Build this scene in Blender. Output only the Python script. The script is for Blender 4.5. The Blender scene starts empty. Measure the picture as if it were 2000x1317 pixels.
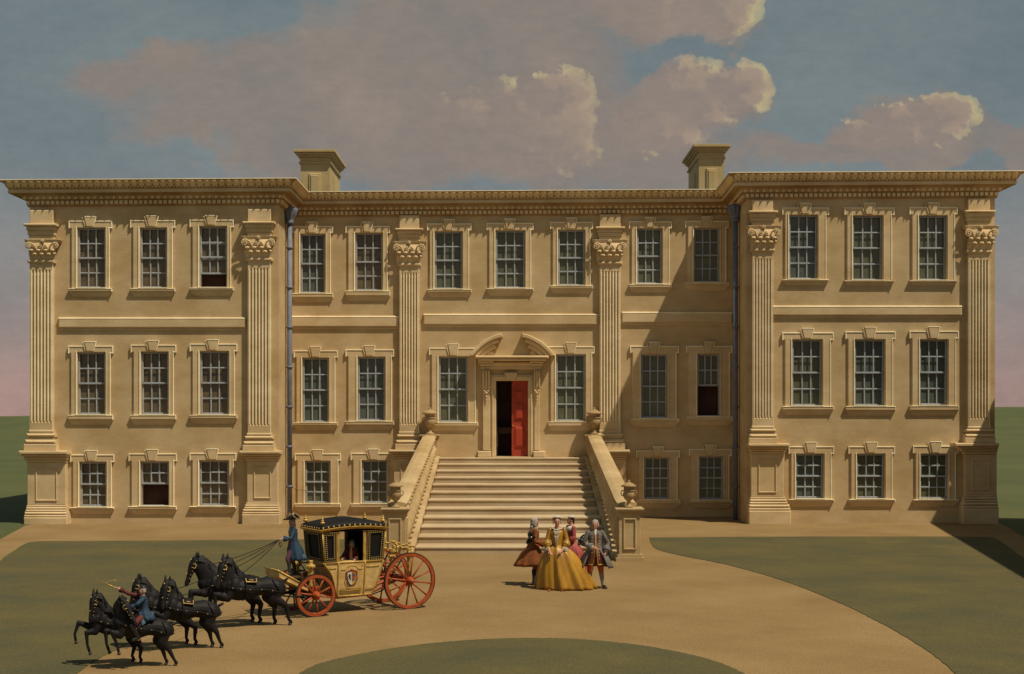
import bpy, bmesh, math, random
from math import sin, cos, pi, radians, sqrt, atan2
from mathutils import Vector, Matrix, geometry
random.seed(7)
C = bpy.context.scene.collection
# ---------------------------------------------------------------- camera model
F = 2641.5          # focal length in photo pixels (photo is 2000 wide)
H = 4.2             # eye height
YW = -3.2           # front of the projecting wings
def YS(y): return -56+(y+44)*1.2727
CY = -56.0          # camera y ; the centre front of the house stands at y = 0
def WX(px, y): return (px - 1000.0) * (y - CY) / F
def WZ(py, y): return H - (py - 812.0) * (y - CY) / F
def GP(px, py, z=0.0):          # a point of level ground seen at px, py
    d = F * (H - z) / (py - 812.0)
    return ((px - 1000.0) * d / F, CY + d)

# ---------------------------------------------------------------- scene helpers
def tag(o, label=None, cat=None, group=None, kind=None):
    if label: o['label'] = label
    if cat: o['category'] = cat
    if group: o['group'] = group
    if kind: o['kind'] = kind
    return o
def empty(name, loc=(0, 0, 0), rz=0, parent=None):
    o = bpy.data.objects.new(name, None); C.objects.link(o)
    o.location = loc; o.rotation_euler = (0, 0, rz); o.empty_display_size = .2
    if parent: o.parent = parent
    return o
class MB:
    def __init__(s): s.v = []; s.f = []
    def add(s, vs, fs):
        n = len(s.v); s.v.extend([tuple(p) for p in vs]); s.f.extend([tuple(n + i for i in f) for f in fs])
    def box(s, x0, x1, y0, y1, z0, z1):
        s.add([(x0,y0,z0),(x1,y0,z0),(x1,y1,z0),(x0,y1,z0),(x0,y0,z1),(x1,y0,z1),(x1,y1,z1),(x0,y1,z1)],
              [(3,2,1,0),(4,5,6,7),(0,1,5,4),(1,2,6,5),(2,3,7,6),(3,0,4,7)])
    def cbox(s, x0, x1, z0, z1, yb, yf, ch=.02):
        """box standing on a front (facing -y) from yb out to yf with chamfered front edges"""
        ch = min(ch, (x1-x0)*.45, (z1-z0)*.45, abs(yb-yf)*.9)
        ym = yf + ch
        s.add([(x0,yb,z0),(x1,yb,z0),(x1,yb,z1),(x0,yb,z1),
               (x0,ym,z0),(x1,ym,z0),(x1,ym,z1),(x0,ym,z1),
               (x0+ch,yf,z0+ch),(x1-ch,yf,z0+ch),(x1-ch,yf,z1-ch),(x0+ch,yf,z1-ch)],
              [(0,1,5,4),(1,2,6,5),(2,3,7,6),(3,0,4,7),(4,5,9,8),(5,6,10,9),(6,7,11,10),(7,4,8,11),(8,9,10,11),(3,2,1,0)])
    def cpoly(s, outer, yb, yf, ch=.02, holes=()):
        """polygon (x,z) pushed out from yb to yf with chamfered rims; holes are polygons too (any winding)"""
        def area(p): return sum(p[i][0]*p[(i+1)%len(p)][1]-p[(i+1)%len(p)][0]*p[i][1] for i in range(len(p)))/2
        def inset(p, d):
            n = len(p); out = []
            for i in range(n):
                a, b, c = p[i-1], p[i], p[(i+1)%n]
                e1 = Vector((b[0]-a[0], b[1]-a[1])).normalized(); e2 = Vector((c[0]-b[0], c[1]-b[1])).normalized()
                n1 = Vector((-e1.y, e1.x)); n2 = Vector((-e2.y, e2.x)); m = n1+n2
                k = max(.35, 1+n1.dot(n2)); m = m/k
                out.append((b[0]+m.x*d, b[1]+m.y*d))
            return out
        loops = []
        o = list(outer)
        if area(o) < 0: o.reverse()
        loops.append(o)
        for h in holes:
            h = list(h)
            if area(h) > 0: h.reverse()
            loops.append(h)
        tops = []
        for p in loops:
            q = inset(p, ch); n = len(p)
            vs = [(x,yb,z) for x,z in p]+[(x,yf+ch,z) for x,z in p]+[(x,yf,z) for x,z in q]
            fs = []
            for i in range(n):
                j = (i+1) % n
                fs += [(i,j,n+j,n+i),(n+i,n+j,2*n+j,2*n+i)]
            s.add(vs, fs); tops.append([Vector((x,z,0)) for x,z in q])
        flat = [v for t in tops for v in t]
        tri = geometry.tessellate_polygon(tops)
        s.add([(v.x,yf,v.y) for v in flat], [t for t in tri])
    def prism(s, poly, z0, z1):
        n = len(poly)
        s.add([(x,y,z0) for x,y in poly]+[(x,y,z1) for x,y in poly],
              [tuple(reversed(range(n))), tuple(range(n,2*n))]+[(i,(i+1)%n,n+(i+1)%n,n+i) for i in range(n)])
    def lathe(s, prof, c=(0,0,0), n=16, flute=0, amp=0, sq=1.0, frange=None):
        cx, cy, cz = c; vs = []; fs = []
        for k,(r,z) in enumerate(prof):
            for i in range(n):
                a = 2*pi*i/n; rr = r
                if flute and frange and frange[0] <= k <= frange[1]: rr = r*(1+amp*cos(flute*a))
                vs.append((cx+rr*cos(a), cy+rr*sin(a)*sq, cz+z))
        m = len(prof)
        for k in range(m-1):
            for i in range(n):
                j = (i+1) % n
                fs.append((k*n+i,k*n+j,(k+1)*n+j,(k+1)*n+i))
        fs.append(tuple(reversed(range(n)))); fs.append(tuple((m-1)*n+i for i in range(n)))
        s.add(vs, fs)
    def tube(s, pts, rad, n=8, cap=True, flat=1.0):
        pts = [Vector(p) for p in pts]; m = len(pts)
        if not isinstance(rad, (list, tuple)): rad = [rad]*m
        up = Vector((0,0,1)); prev = None; vs = []; fs = []
        for k in range(m):
            t = (pts[min(k+1,m-1)]-pts[max(k-1,0)])
            t = t.normalized() if t.length > 1e-9 else Vector((0,0,1))
            if prev is None:
                a = t.cross(up)
                if a.length < .1: a = t.cross(Vector((0,1,0)))
            else: a = prev - t*prev.dot(t)
            a.normalize(); b = t.cross(a); prev = a
            for i in range(n):
                th = 2*pi*i/n
                vs.append(pts[k]+(a*cos(th)+b*sin(th)*flat)*rad[k])
        for k in range(m-1):
            for i in range(n):
                j = (i+1)%n
                fs.append((k*n+i,k*n+j,(k+1)*n+j,(k+1)*n+i))
        if cap: fs.append(tuple(reversed(range(n)))); fs.append(tuple((m-1)*n+i for i in range(n)))
        s.add(vs, fs)
    def ball(s, c, r, nu=10, nv=7):
        if not isinstance(r, (tuple, list)): r = (r,r,r)
        vs = [(c[0],c[1],c[2]-r[2])]; fs = []
        for k in range(1,nv):
            ph = -pi/2+pi*k/nv
            for i in range(nu):
                a = 2*pi*i/nu; vs.append((c[0]+r[0]*cos(ph)*cos(a), c[1]+r[1]*cos(ph)*sin(a), c[2]+r[2]*sin(ph)))
        vs.append((c[0],c[1],c[2]+r[2])); top = len(vs)-1
        for i in range(nu):
            j = (i+1)%nu
            fs.append((0,1+j,1+i)); fs.append((top,1+(nv-2)*nu+i,1+(nv-2)*nu+j))
            for k in range(nv-2): fs.append((1+k*nu+i,1+k*nu+j,1+(k+1)*nu+j,1+(k+1)*nu+i))
        s.add(vs, fs)
    def limb(s, pts, rad, n=12):
        """closed chain for remeshing: pts with radii (r or (lateral, vertical)); lateral axis is y"""
        pts = [Vector(p) for p in pts]
        rr = [(r, r) if not isinstance(r, (tuple, list)) else r for r in rad]
        for k in range(len(pts)):
            a, b = rr[k]; s.ball(pts[k], (b, a, b), n, 8)
        for k in range(len(pts)-1):
            t = (pts[k+1]-pts[k])
            if t.length < 1e-6: continue
            t.normalize(); lat = Vector((0,1,0)); lat = lat - t*lat.dot(t)
            if lat.length < .2: lat = t.cross(Vector((0,0,1)))
            lat.normalize(); ver = t.cross(lat); vs = []; 
            for q in (k, k+1):
                for i in range(n):
                    th = 2*pi*i/n; vs.append(pts[q]+lat*cos(th)*rr[q][0]+ver*sin(th)*rr[q][1])
            s.add(vs, [tuple(reversed(range(n))), tuple(range(n,2*n))]+[(i,(i+1)%n,n+(i+1)%n,n+i) for i in range(n)])
    def loft(s, rings, cap=True, closed=True):
        n = len(rings[0]); vs = [p for r in rings for p in r]; fs = []
        for k in range(len(rings)-1):
            for i in range(n if closed else n-1):
                j = (i+1)%n; fs.append((k*n+i,k*n+j,(k+1)*n+j,(k+1)*n+i))
        if cap: fs.append(tuple(reversed(range(n)))); fs.append(tuple((len(rings)-1)*n+i for i in range(n)))
        s.add(vs, fs)
    def xform(s, M, start=0):
        for i in range(start, len(s.v)): s.v[i] = tuple(M @ Vector(s.v[i]))
        return s
    def mesh(s, name, smooth=False, fix=True):
        me = bpy.data.meshes.new(name); me.from_pydata(s.v, [], s.f)
        if fix:
            bm = bmesh.new(); bm.from_mesh(me); bmesh.ops.recalc_face_normals(bm, faces=bm.faces); bm.to_mesh(me); bm.free()
        me.polygons.foreach_set('use_smooth', [smooth]*len(me.polygons)); me.update()
        return me
    def build(s, name, mat, parent=None, smooth=False, loc=None, bevel=0, solid=0, sub=0, angle=None):
        me = s.mesh(name, smooth); me.materials.append(mat)
        o = bpy.data.objects.new(name, me); C.objects.link(o)
        if parent: o.parent = parent
        if loc: o.location = loc
        if solid:
            m = o.modifiers.new('s','SOLIDIFY'); m.thickness = solid; m.offset = 0
        if bevel:
            m = o.modifiers.new('b','BEVEL'); m.width = bevel; m.segments = 2; m.limit_method = 'ANGLE'; m.angle_limit = radians(40)
        if sub:
            m = o.modifiers.new('u','SUBSURF'); m.levels = sub; m.render_levels = sub
        if angle is not None:
            me.polygons.foreach_set('use_smooth', [True]*len(me.polygons))
            bm = bmesh.new(); bm.from_mesh(me)
            for e in bm.edges:
                if len(e.link_faces) == 2 and e.calc_face_angle(0) > radians(angle): e.smooth = False
            bm.to_mesh(me); bm.free()
        return o
    def remeshed(s, name, mat, parent=None, voxel=.01, smooth=6):
        me = s.mesh('tmp', False); ob = bpy.data.objects.new('tmp', me); C.objects.link(ob)
        m = ob.modifiers.new('r','REMESH'); m.mode = 'VOXEL'; m.voxel_size = voxel; m.use_smooth_shade = True
        if smooth:
            m = ob.modifiers.new('s','SMOOTH'); m.factor = .5; m.iterations = smooth
        dg = bpy.context.evaluated_depsgraph_get()
        nm = bpy.data.meshes.new_from_object(ob.evaluated_get(dg)); nm.name = name
        bpy.data.objects.remove(ob)
        nm.materials.clear(); nm.materials.append(mat)
        nm.polygons.foreach_set('use_smooth', [True]*len(nm.polygons))
        o = bpy.data.objects.new(name, nm); C.objects.link(o)
        if parent: o.parent = parent
        return o

# ---------------------------------------------------------------- materials
def mat(name, col, rough=.8, var=.12, vscale=3.0, col2=None, bump=.15, bscale=40.0, metal=0.0, world=False,
        stretch=(1,1,1), spec=.3, detail=6, fac=(.35,.65), bdist=.02, fine=None, sheen=0):
    m = bpy.data.materials.new(name); m.use_nodes = True; nt = m.node_tree; N = nt.nodes; L = nt.links
    p = N['Principled BSDF']; p.inputs['Roughness'].default_value = rough; p.inputs['Metallic'].default_value = metal
    p.inputs['Specular IOR Level'].default_value = spec
    if sheen: p.inputs['Sheen Weight'].default_value = sheen
    if world: src = N.new('ShaderNodeNewGeometry').outputs['Position']
    else: src = N.new('ShaderNodeTexCoord').outputs['Object']
    mp = N.new('ShaderNodeMapping'); mp.inputs['Scale'].default_value = stretch; L.new(src, mp.inputs['Vector'])
    if col2 is None: col2 = tuple(c*(1-var*2) for c in col)
    nz = N.new('ShaderNodeTexNoise'); nz.inputs['Scale'].default_value = vscale; nz.inputs['Detail'].default_value = detail
    nz.inputs['Roughness'].default_value = .6
    L.new(mp.outputs['Vector'], nz.inputs['Vector'])
    cr = N.new('ShaderNodeValToRGB'); cr.color_ramp.elements[0].position = fac[0]; cr.color_ramp.elements[1].position = fac[1]
    cr.color_ramp.elements[0].color = (*col2, 1); cr.color_ramp.elements[1].color = (*col, 1)
    L.new(nz.outputs['Fac'], cr.inputs['Fac']); out = cr.outputs['Color']
    nb = N.new('ShaderNodeTexNoise'); nb.inputs['Scale'].default_value = bscale; nb.inputs['Detail'].default_value = 4
    L.new(mp.outputs['Vector'], nb.inputs['Vector'])
    if fine:      # fine light and dark speckle
        mx = N.new('ShaderNodeMix'); mx.data_type = 'RGBA'; mx.blend_type = 'MULTIPLY'; mx.inputs['Factor'].default_value = fine
        r2 = N.new('ShaderNodeValToRGB'); r2.color_ramp.elements[0].position = .3; r2.color_ramp.elements[1].position = .7
        r2.color_ramp.elements[0].color = (.35,.33,.3,1); r2.color_ramp.elements[1].color = (1.5,1.48,1.4,1)
        L.new(nb.outputs['Fac'], r2.inputs['Fac']); L.new(out, mx.inputs['A']); L.new(r2.outputs['Color'], mx.inputs['B']); out = mx.outputs['Result']
    L.new(out, p.inputs['Base Color'])
    if bump:
        b = N.new('ShaderNodeBump'); b.inputs['Strength'].default_value = bump; b.inputs['Distance'].default_value = bdist
        L.new(nb.outputs['Fac'], b.inputs['Height']); L.new(b.outputs['Normal'], p.inputs['Normal'])
    return m
M = {}
def stone(name, a, b, **k):
    """limestone : large warm and cool patches, horizontal streaking, fine grain"""
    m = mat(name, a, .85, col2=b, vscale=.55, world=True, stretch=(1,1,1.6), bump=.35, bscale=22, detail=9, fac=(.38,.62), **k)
    nt = m.node_tree; N = nt.nodes; L = nt.links; p = N['Principled BSDF']
    base = p.inputs['Base Color'].links[0].from_socket
    g = N.new('ShaderNodeNewGeometry'); mp = N.new('ShaderNodeMapping'); mp.inputs['Scale'].default_value = (.7,.7,1.3)
    L.new(g.outputs['Position'], mp.inputs['Vector'])
    nz = N.new('ShaderNodeTexNoise'); nz.inputs['Scale'].default_value = 1.3; nz.inputs['Detail'].default_value = 8; nz.inputs['Roughness'].default_value = .7
    L.new(mp.outputs['Vector'], nz.inputs['Vector'])
    cr = N.new('ShaderNodeValToRGB'); cr.color_ramp.elements[0].position = .3; cr.color_ramp.elements[1].position = .72
    cr.color_ramp.elements[0].color = (.86,.82,.76,1); cr.color_ramp.elements[1].color = (1.12,1.13,1.15,1)
    L.new(nz.outputs['Fac'], cr.inputs['Fac'])
    mx = N.new('ShaderNodeMix'); mx.data_type = 'RGBA'; mx.blend_type = 'MULTIPLY'; mx.inputs['Factor'].default_value = .8
    L.new(base, mx.inputs['A']); L.new(cr.outputs['Color'], mx.inputs['B']); L.new(mx.outputs['Result'], p.inputs['Base Color'])
    return m
WALLC = (.555,.42,.24)
M['wall'] = stone('limestone_wall', WALLC, (.47,.34,.172))
M['trim'] = stone('limestone_trim', (.64,.50,.30), (.54,.405,.22))
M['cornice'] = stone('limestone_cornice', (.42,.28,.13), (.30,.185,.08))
M['carving'] = stone('carved_stone', (.76,.60,.35), (.62,.46,.24))
M['steps'] = stone('stair_stone', (.50,.40,.26), (.43,.32,.19))
M['cream'] = stone('cream_edge_highlight', (.92,.85,.62), (.82,.72,.48))  # pale stone for edge strips; the sunlit highlight is put into its colour
M['bal'] = stone('balustrade_stone', (.48,.36,.195), (.38,.27,.13))
M['chim'] = stone('chimney_stone', (.50,.40,.21), (.43,.33,.16))
M['sash'] = mat('blue_grey_paint', (.38,.41,.44), .5, col2=(.28,.31,.35), vscale=6, bump=.1)
M['olive'] = mat('olive_glass', (.115,.122,.070), .3, col2=(.085,.092,.056), vscale=1.7, bump=.05, bscale=6, world=True, spec=.5)
M['grey'] = mat('green_grey_glass', (.095,.115,.095), .3, col2=(.068,.085,.072), vscale=1.7, bump=.05, bscale=6, world=True, spec=.5)
M['brown'] = mat('brown_glass', (.155,.115,.058), .3, col2=(.09,.07,.042), vscale=1.7, bump=.05, bscale=6, world=True, spec=.5)
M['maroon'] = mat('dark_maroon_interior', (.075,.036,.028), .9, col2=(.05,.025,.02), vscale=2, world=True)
M['red'] = mat('red_door_paint', (.40,.052,.020), .55, col2=(.30,.038,.016), vscale=3, world=True, bump=.1)
M['lead'] = mat('lead_pipe', (.17,.19,.25), .6, col2=(.12,.14,.19), vscale=3, metal=.0, bump=.15, world=True)
M['leadroof'] = mat('lead_roof', (.14,.14,.14), .6, world=True)
M['urn'] = stone('urn_stone', (.40,.29,.15), (.28,.19,.09))
M['gravel'] = mat('gravel', (.262,.175,.078), .95, col2=(.205,.132,.052), vscale=.35, world=True, bump=.5, bscale=28, detail=10, fine=.35, bdist=.03)
M['grass'] = mat('lawn_grass', (.105,.087,.030), .95, col2=(.070,.067,.031), vscale=.45, world=True, bump=.6, bscale=30, detail=10, fine=.4, bdist=.03)
M['meadow'] = mat('meadow_grass', (.088,.100,.035), .95, col2=(.062,.078,.028), vscale=.08, world=True, bump=.8, bscale=14, detail=10, fine=.6, bdist=.05)
M['hedge'] = mat('hedge_leaves', (.050,.064,.020), .9, col2=(.028,.042,.015), vscale=.5, world=True, bump=.6, bscale=4)
M['black'] = mat('black_horse_coat', (.012,.010,.011), .62, col2=(.007,.006,.007), vscale=6, bump=.25, bscale=60, spec=.22)
M['mane'] = mat('black_mane', (.008,.007,.008), .6, bump=.6, bscale=70)
M['hoof'] = mat('hoof_horn', (.05,.035,.025), .6)
M['leather'] = mat('black_leather', (.008,.007,.008), .65, bump=.2, bscale=60, spec=.2)
M['gold'] = mat('gilding', (.58,.38,.10), .45, col2=(.38,.23,.05), vscale=12, metal=.35, bump=.35, bscale=45)
M['goldpanel'] = mat('gilded_panel', (.64,.46,.20), .5, col2=(.48,.31,.10), vscale=6, metal=.1, bump=.3, bscale=60)
M['stud'] = mat('gilt_stud', (.62,.43,.14), .4, metal=.3, bump=0)
M['wheel'] = mat('red_wheel_paint', (.36,.072,.018), .5, col2=(.25,.05,.014), vscale=9, bump=.15)
M['tyre'] = mat('iron_tyre', (.02,.016,.014), .5, bump=.3)
M['skin'] = mat('skin', (.50,.25,.16), .6, var=.08, bump=0)
M['white'] = mat('white_linen', (.55,.50,.42), .8, col2=(.40,.36,.29), vscale=30, bump=.4, bscale=60)
M['wig'] = mat('powdered_wig', (.46,.42,.36), .9, col2=(.22,.19,.16), vscale=25, bump=.8, bscale=60)
M['greywig'] = mat('grey_curled_wig', (.30,.28,.26), .9, col2=(.07,.065,.06), vscale=25, bump=.8, bscale=60)
M['browncoat'] = mat('brown_coat', (.25,.075,.016), .8, col2=(.11,.036,.009), vscale=5, bump=.2)
M['yellow'] = mat('yellow_silk', (.42,.225,.018), .42, col2=(.25,.11,.008), vscale=3, bump=.1, bscale=14, spec=.5, stretch=(1,1,.3))
M['pink'] = mat('rose_silk', (.36,.08,.07), .5, col2=(.20,.03,.03), vscale=5, bump=.15)
M['greycoat'] = mat('grey_coat', (.17,.155,.15), .75, col2=(.09,.08,.07), vscale=5, bump=.2)
M['lilac'] = mat('lilac_waistcoat', (.27,.12,.13), .6, col2=(.20,.08,.09), vscale=8, bump=.2)
M['orange'] = mat('orange_breeches', (.48,.10,.018), .7)
M['greenstock'] = mat('dark_green_stockings', (.035,.04,.035), .8)
M['greystock'] = mat('grey_stockings', (.25,.22,.20), .8)
M['bluecoat'] = mat('blue_livery', (.022,.052,.095), .75, col2=(.012,.03,.06), vscale=6, bump=.2)
M['paleblue'] = mat('pale_blue_cloth', (.05,.11,.15), .7, col2=(.03,.07,.10), vscale=8, bump=.3)
M['purple'] = mat('purple_cloth', (.13,.055,.085), .8)
M['darkred'] = mat('dark_red_coat', (.11,.018,.016), .7)
M['wood'] = mat('dark_wood', (.07,.035,.014), .7)
M['navy'] = mat('navy_lining', (.014,.026,.055), .8)
M['shoe'] = mat('black_shoe', (.012,.011,.012), .3, spec=.6)
M['azure'] = mat('heraldic_blue', (.05,.09,.17), .5, bump=0)
# ================================================================ the house
house = empty('country_house', (0, 0, 0))
tag(house, 'two storey limestone country house with projecting wings, fluted pilasters and heavy carved cornice', 'house')
XL, XLi, XRi, XR = WX(58, YW), WX(544, YW), WX(1458, YW), WX(1943, YW)
TOPL = 13.0
# windows : opening (x0,x1,y0,y1), surround (x0,x1,y0,y1) in photo pixels, glass, open?
W_ = [
 (YW,152,206,446,563,135,220,432,580,'brown',0),(YW,274,326,446,563,255,343,431,580,'brown',0),(YW,390,443,443,562,371,457,430,578,'brown',2),
 (YW,152,206,689,810,134,222,676,830,'brown',0),(YW,276,329,688,810,256,345,674,830,'brown',0),(YW,391,447,687,810,371,464,672,828,'brown',0),
 (YW,156,208,903,990,138,224,888,1004,'brown',0),(YW,275,330,902,988,252,346,886,1005,'brown',1),(YW,390,447,900,988,371,462,885,1003,'brown',0),
 (0,587,635,458,573,570,651,442,591,'grey',0),(0,694,747,456,568,675,762,442,588,'brown',0),(0,849,903,453,565,834,921,437,581,'olive',0),
 (0,968,1025,451,563,950,1042,436,578,'olive',0),(0,1090,1142,450,558,1074,1158,434,574,'olive',0),(0,1244,1293,447,555,1228,1312,433,572,'olive',0),
 (0,1355,1405,446,552,1338,1423,432,568,'olive',0),
 (0,591,642,700,825,574,660,685,841,'grey',0),(0,699,752,698,822,675,770,683,840,'grey',0),(0,857,913,697,825,838,934,680,842,'olive',0),
 (0,1086,1143,693,823,1070,1161,677,842,'olive',0),(0,1252,1303,693,817,1230,1326,676,834,'olive',0),(0,1362,1405,692,813,1340,1430,676,832,'olive',1),
 (0,596,645,901,983,576,666,886,1001,'olive',0),(0,707,757,900,983,685,776,885,1001,'olive',0),(0,1258,1307,894,975,1242,1328,880,994,'olive',0),(0,1365,1412,892,976,1345,1429,877,993,'olive',0),
 (YW,1541,1596,421,546,1527,1618,406,558,'grey',0),(YW,1665,1723,422,548,1648,1746,406,558,'olive',0),(YW,1794,1848,422,548,1775,1869,405,558,'olive',0),
 (YW,1547,1605,664,793,1527,1627,650,811,'olive',0),(YW,1669,1727,664,793,1650,1748,648,812,'grey',0),(YW,1796,1850,664,792,1775,1871,647,812,'grey',0),
 (YW,1554,1608,887,974,1539,1628,872,990,'grey',0),(YW,1673,1727,887,974,1656,1747,872,990,'olive',0),(YW,1797,1851,887,975,1782,1871,871,990,'olive',0)]
DX0, DX1, DZ0, DZ1 = WX(969,0), WX(1031,0), 2.48, WZ(744,0)
def wall(x0, x1, y, holes, name):
    mb = MB(); xs = sorted({x0,x1,*[h[0] for h in holes],*[h[1] for h in holes]}); zs = sorted({-.1,TOPL,*[h[2] for h in holes],*[h[3] for h in holes]})
    idx = {}
    def vid(i, j):
        if (i,j) not in idx: idx[(i,j)] = len(mb.v); mb.v.append((xs[i], y, zs[j]))
        return idx[(i,j)]
    for i in range(len(xs)-1):
        for j in range(len(zs)-1):
            cx, cz = (xs[i]+xs[i+1])/2, (zs[j]+zs[j+1])/2
            if any(h[0]<cx<h[1] and h[2]<cz<h[3] for h in holes): continue
            mb.f.append((vid(i,j),vid(i+1,j),vid(i+1,j+1),vid(i,j+1)))
    for a,b,c,d in holes:
        r = .42
        mb.add([(a,y,c),(b,y,c),(b,y,d),(a,y,d),(a,y+r,c),(b,y+r,c),(b,y+r,d),(a,y+r,d)], [(0,1,5,4),(1,2,6,5),(2,3,7,6),(3,0,4,7)])
    me = bpy.data.meshes.new(name); me.from_pydata(mb.v, [], mb.f); me.materials.append(M['wall'])
    o = bpy.data.objects.new(name, me); C.objects.link(o); o.parent = house
    return o
def holes_for(a, b):
    out = []
    for w in W_:
        if a <= w[1] < b: out.append((WX(w[1],w[0]), WX(w[2],w[0]), WZ(w[4],w[0]), WZ(w[3],w[0])))
    return out
wall(XL, XLi, YW, holes_for(0, 540), 'wall')
wall(XLi, XRi, 0, holes_for(545, 1450)+[(DX0,DX1,DZ0,DZ1)], 'wall')
wall(XRi, XR, YW, holes_for(1450, 2000), 'wall')
mb = MB()   # side and back walls as one shell
def vq(x0,y0,x1,y1): mb.add([(x0,y0,-.1),(x1,y1,-.1),(x1,y1,TOPL),(x0,y0,TOPL)], [(0,1,2,3)])
vq(XL,YW,XL,14); vq(XLi,YW,XLi,0); vq(XRi,0,XRi,YW); vq(XR,14,XR,YW); vq(XL,14,XR,14)
mb.build('side_wall', M['wall'], house)
mb = MB(); mb.box(XL+.05,XLi-.05,YW+.5,13.9,12.7,12.95); mb.box(XLi-.05,XRi+.05,.5,13.9,12.7,12.93); mb.box(XRi+.05,XR-.05,YW+.5,13.9,12.7,12.95)
mb.build('roof', M['leadroof'], house)
# room linings : dark inner walls and floors so that open sashes look into rooms
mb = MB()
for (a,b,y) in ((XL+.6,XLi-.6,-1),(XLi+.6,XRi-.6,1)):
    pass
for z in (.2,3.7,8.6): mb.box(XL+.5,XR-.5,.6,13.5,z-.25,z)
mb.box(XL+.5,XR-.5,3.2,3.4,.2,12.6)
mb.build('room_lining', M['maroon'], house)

def window(w):
    y, ox0, ox1, oy0, oy1, sx0, sx1, sy0, sy1, gl, op = w
    x0,x1,z1,z0 = WX(ox0,y),WX(ox1,y),WZ(oy0,y),WZ(oy1,y)
    X0,X1,Z1,Z0 = WX(sx0,y),WX(sx1,y),WZ(sy0,y),WZ(sy1,y)
    cx = (x0+x1)/2
    root = empty('window', (cx, y, z0), 0, house)
    def L(v): return v-cx
    a0,a1,h = L(x0),L(x1),z1-z0
    A0,A1 = L(X0),L(X1); top = Z1-z0; bot = Z0-z0
    e = .10    # ear
    jl, jr = A0+e, A1-e
    ez = top-.30
    sl = bot+.20      # foot of the sill block
    s = MB()
    outer = [(jl,-.13),(jl,ez),(A0,ez),(A0,top),(A1,top),(A1,ez),(jr,ez),(jr,-.13)]
    s.cpoly(outer, 0, -.075, .03, holes=[[(a0,-.001),(a1,-.001),(a1,h),(a0,h)]])
    # sill : block with a sloping bed below it
    s.cbox(A0,A1,sl,-.02,-.001,-.12,.03)
    s.add([(A0,-.001,sl),(A1,-.001,sl),(A1,-.10,sl),(A0,-.10,sl),(A0+.16,-.001,bot),(A1-.16,-.001,bot),(A1-.16,-.03,bot),(A0+.16,-.03,bot)],
          [(0,1,5,4),(1,2,6,5),(2,3,7,6),(3,0,4,7),(7,6,5,4)])
    # sunlit edges painted as cream strips on the outer edge, head and sill
    fl = MB(); op_ = [(jl,sl+.02),(jl,ez),(A0,ez),(A0,top),(A1,top),(A1,ez),(jr,ez),(jr,sl+.02)]
    t_ = .042; ip_ = [(jr-t_,sl+.02),(jr-t_,ez+0.0+t_),(A1-t_,ez+t_),(A1-t_,top-t_),(A0+t_,top-t_),(A0+t_,ez+t_)]
    fl.cpoly([(jr,sl+.02),(jr,ez),(A1,ez),(A1,top),(A0,top),(A0,ez),(A0+t_,ez),(A0+t_,top-t_),(A1-t_,top-t_),(A1-t_,ez+t_),(jr-t_,ez+t_),(jr-t_,sl+.02)], -.04, -.095, .010)
    fl.cbox(A0,A1,-.045,-.017,-.05,-.135,.010); fl.cbox(A1-.03,A1+.002,sl,-.047,-.05,-.135,.008)
    fl.build('highlight_fillet', M['cream'], root)
    # inner bead
    s.cbox(a0-.07,a0-.025,0,h+.05,-.065,-.10,.012); s.cbox(a1+.025,a1+.07,0,h+.05,-.065,-.10,.012)
    s.build('surround', M['trim'], root)
    s = MB(); s.cbox(a0-.06,a0-.02,0,h+.03,-.065,-.105,.012); s.cbox(a0-.06,a1+.05,-.014,.012,-.065,-.14,.01); s.build('bead_highlight', M['cream'], root)  # cream bead, a painted highlight along jamb and sill
    k = MB(); kc = (A0+A1)/2-.03; kt = top+.17; kb = h-.0+.04
    k.cpoly([(kc-.12,kb),(kc+.12,kb),(kc+.22,kt),(kc-.22,kt)], -.05, -.13, .03)
    
    k.cpoly([(kc-.14,kb+.02),(kc-.19,kb+.02),(kc-.31,kt-.03),(kc-.25,kt-.03)], -.05, -.11, .018)
    k.build('keystone', M['trim'], root)
    k = MB(); k.cpoly([(kc+.135,kb+.02),(kc+.165,kb+.02),(kc+.28,kt-.01),(kc+.235,kt-.01)], -.05, -.125, .012); k.cbox(kc-.215,kc+.215,kt-.03,kt+.004,-.05,-.14,.01); k.build('highlight_fillet', M['cream'], root)  # keystone edge highlights laid on as cream strips
    # sashes
    fw, mw = .07, .054; ys = .045; zm = h*.5
    def sash(name, z_0, z_1, yy, first=False):
        b = MB(); g = .035
        b.cbox(a0+.004,a0+fw,z_0,z_1,yy+g,yy,.01); b.cbox(a1-fw,a1-.004,z_0,z_1,yy+g,yy,.01)
        b.cbox(a0+fw,a1-fw,z_0,z_0+fw,yy+g,yy,.01); b.cbox(a0+fw,a1-fw,z_1-fw*.8,z_1,yy+g,yy,.01)
        ww = a1-a0-2*fw
        for q in (1,2):
            xx = a0+fw+ww*q/3; b.cbox(xx-mw/2,xx+mw/2,z_0+fw,z_1-fw*.8,yy+g*.9,yy+.004,.01)
        zz = (z_0+z_1)/2; b.cbox(a0+fw,a1-fw,zz-mw/2,zz+mw/2,yy+g*.85,yy+.007,.01)
        return b.build(name, M['sash'], root)
    lift = {0:0,1:zm*.96,2:zm*.44}[op]
    if op != 1: sash('lower_sash', .004+lift, zm+.03+lift, ys+.05)
    else: sash('lower_sash', .004+lift, zm+.03+lift, ys+.05)
    sash('upper_sash', zm-.03, h-.004, ys)
    if op:
        b = MB(); b.cbox(a0,a0+.03,0,h,ys+.09,ys+.02,.006); b.cbox(a1-.03,a1,0,h,ys+.09,ys+.02,.006); b.cbox(a0+.03,a1-.03,0,.03,ys+.09,ys+.02,.006)
        b.build('sash_box', M['sash'], root)
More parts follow.
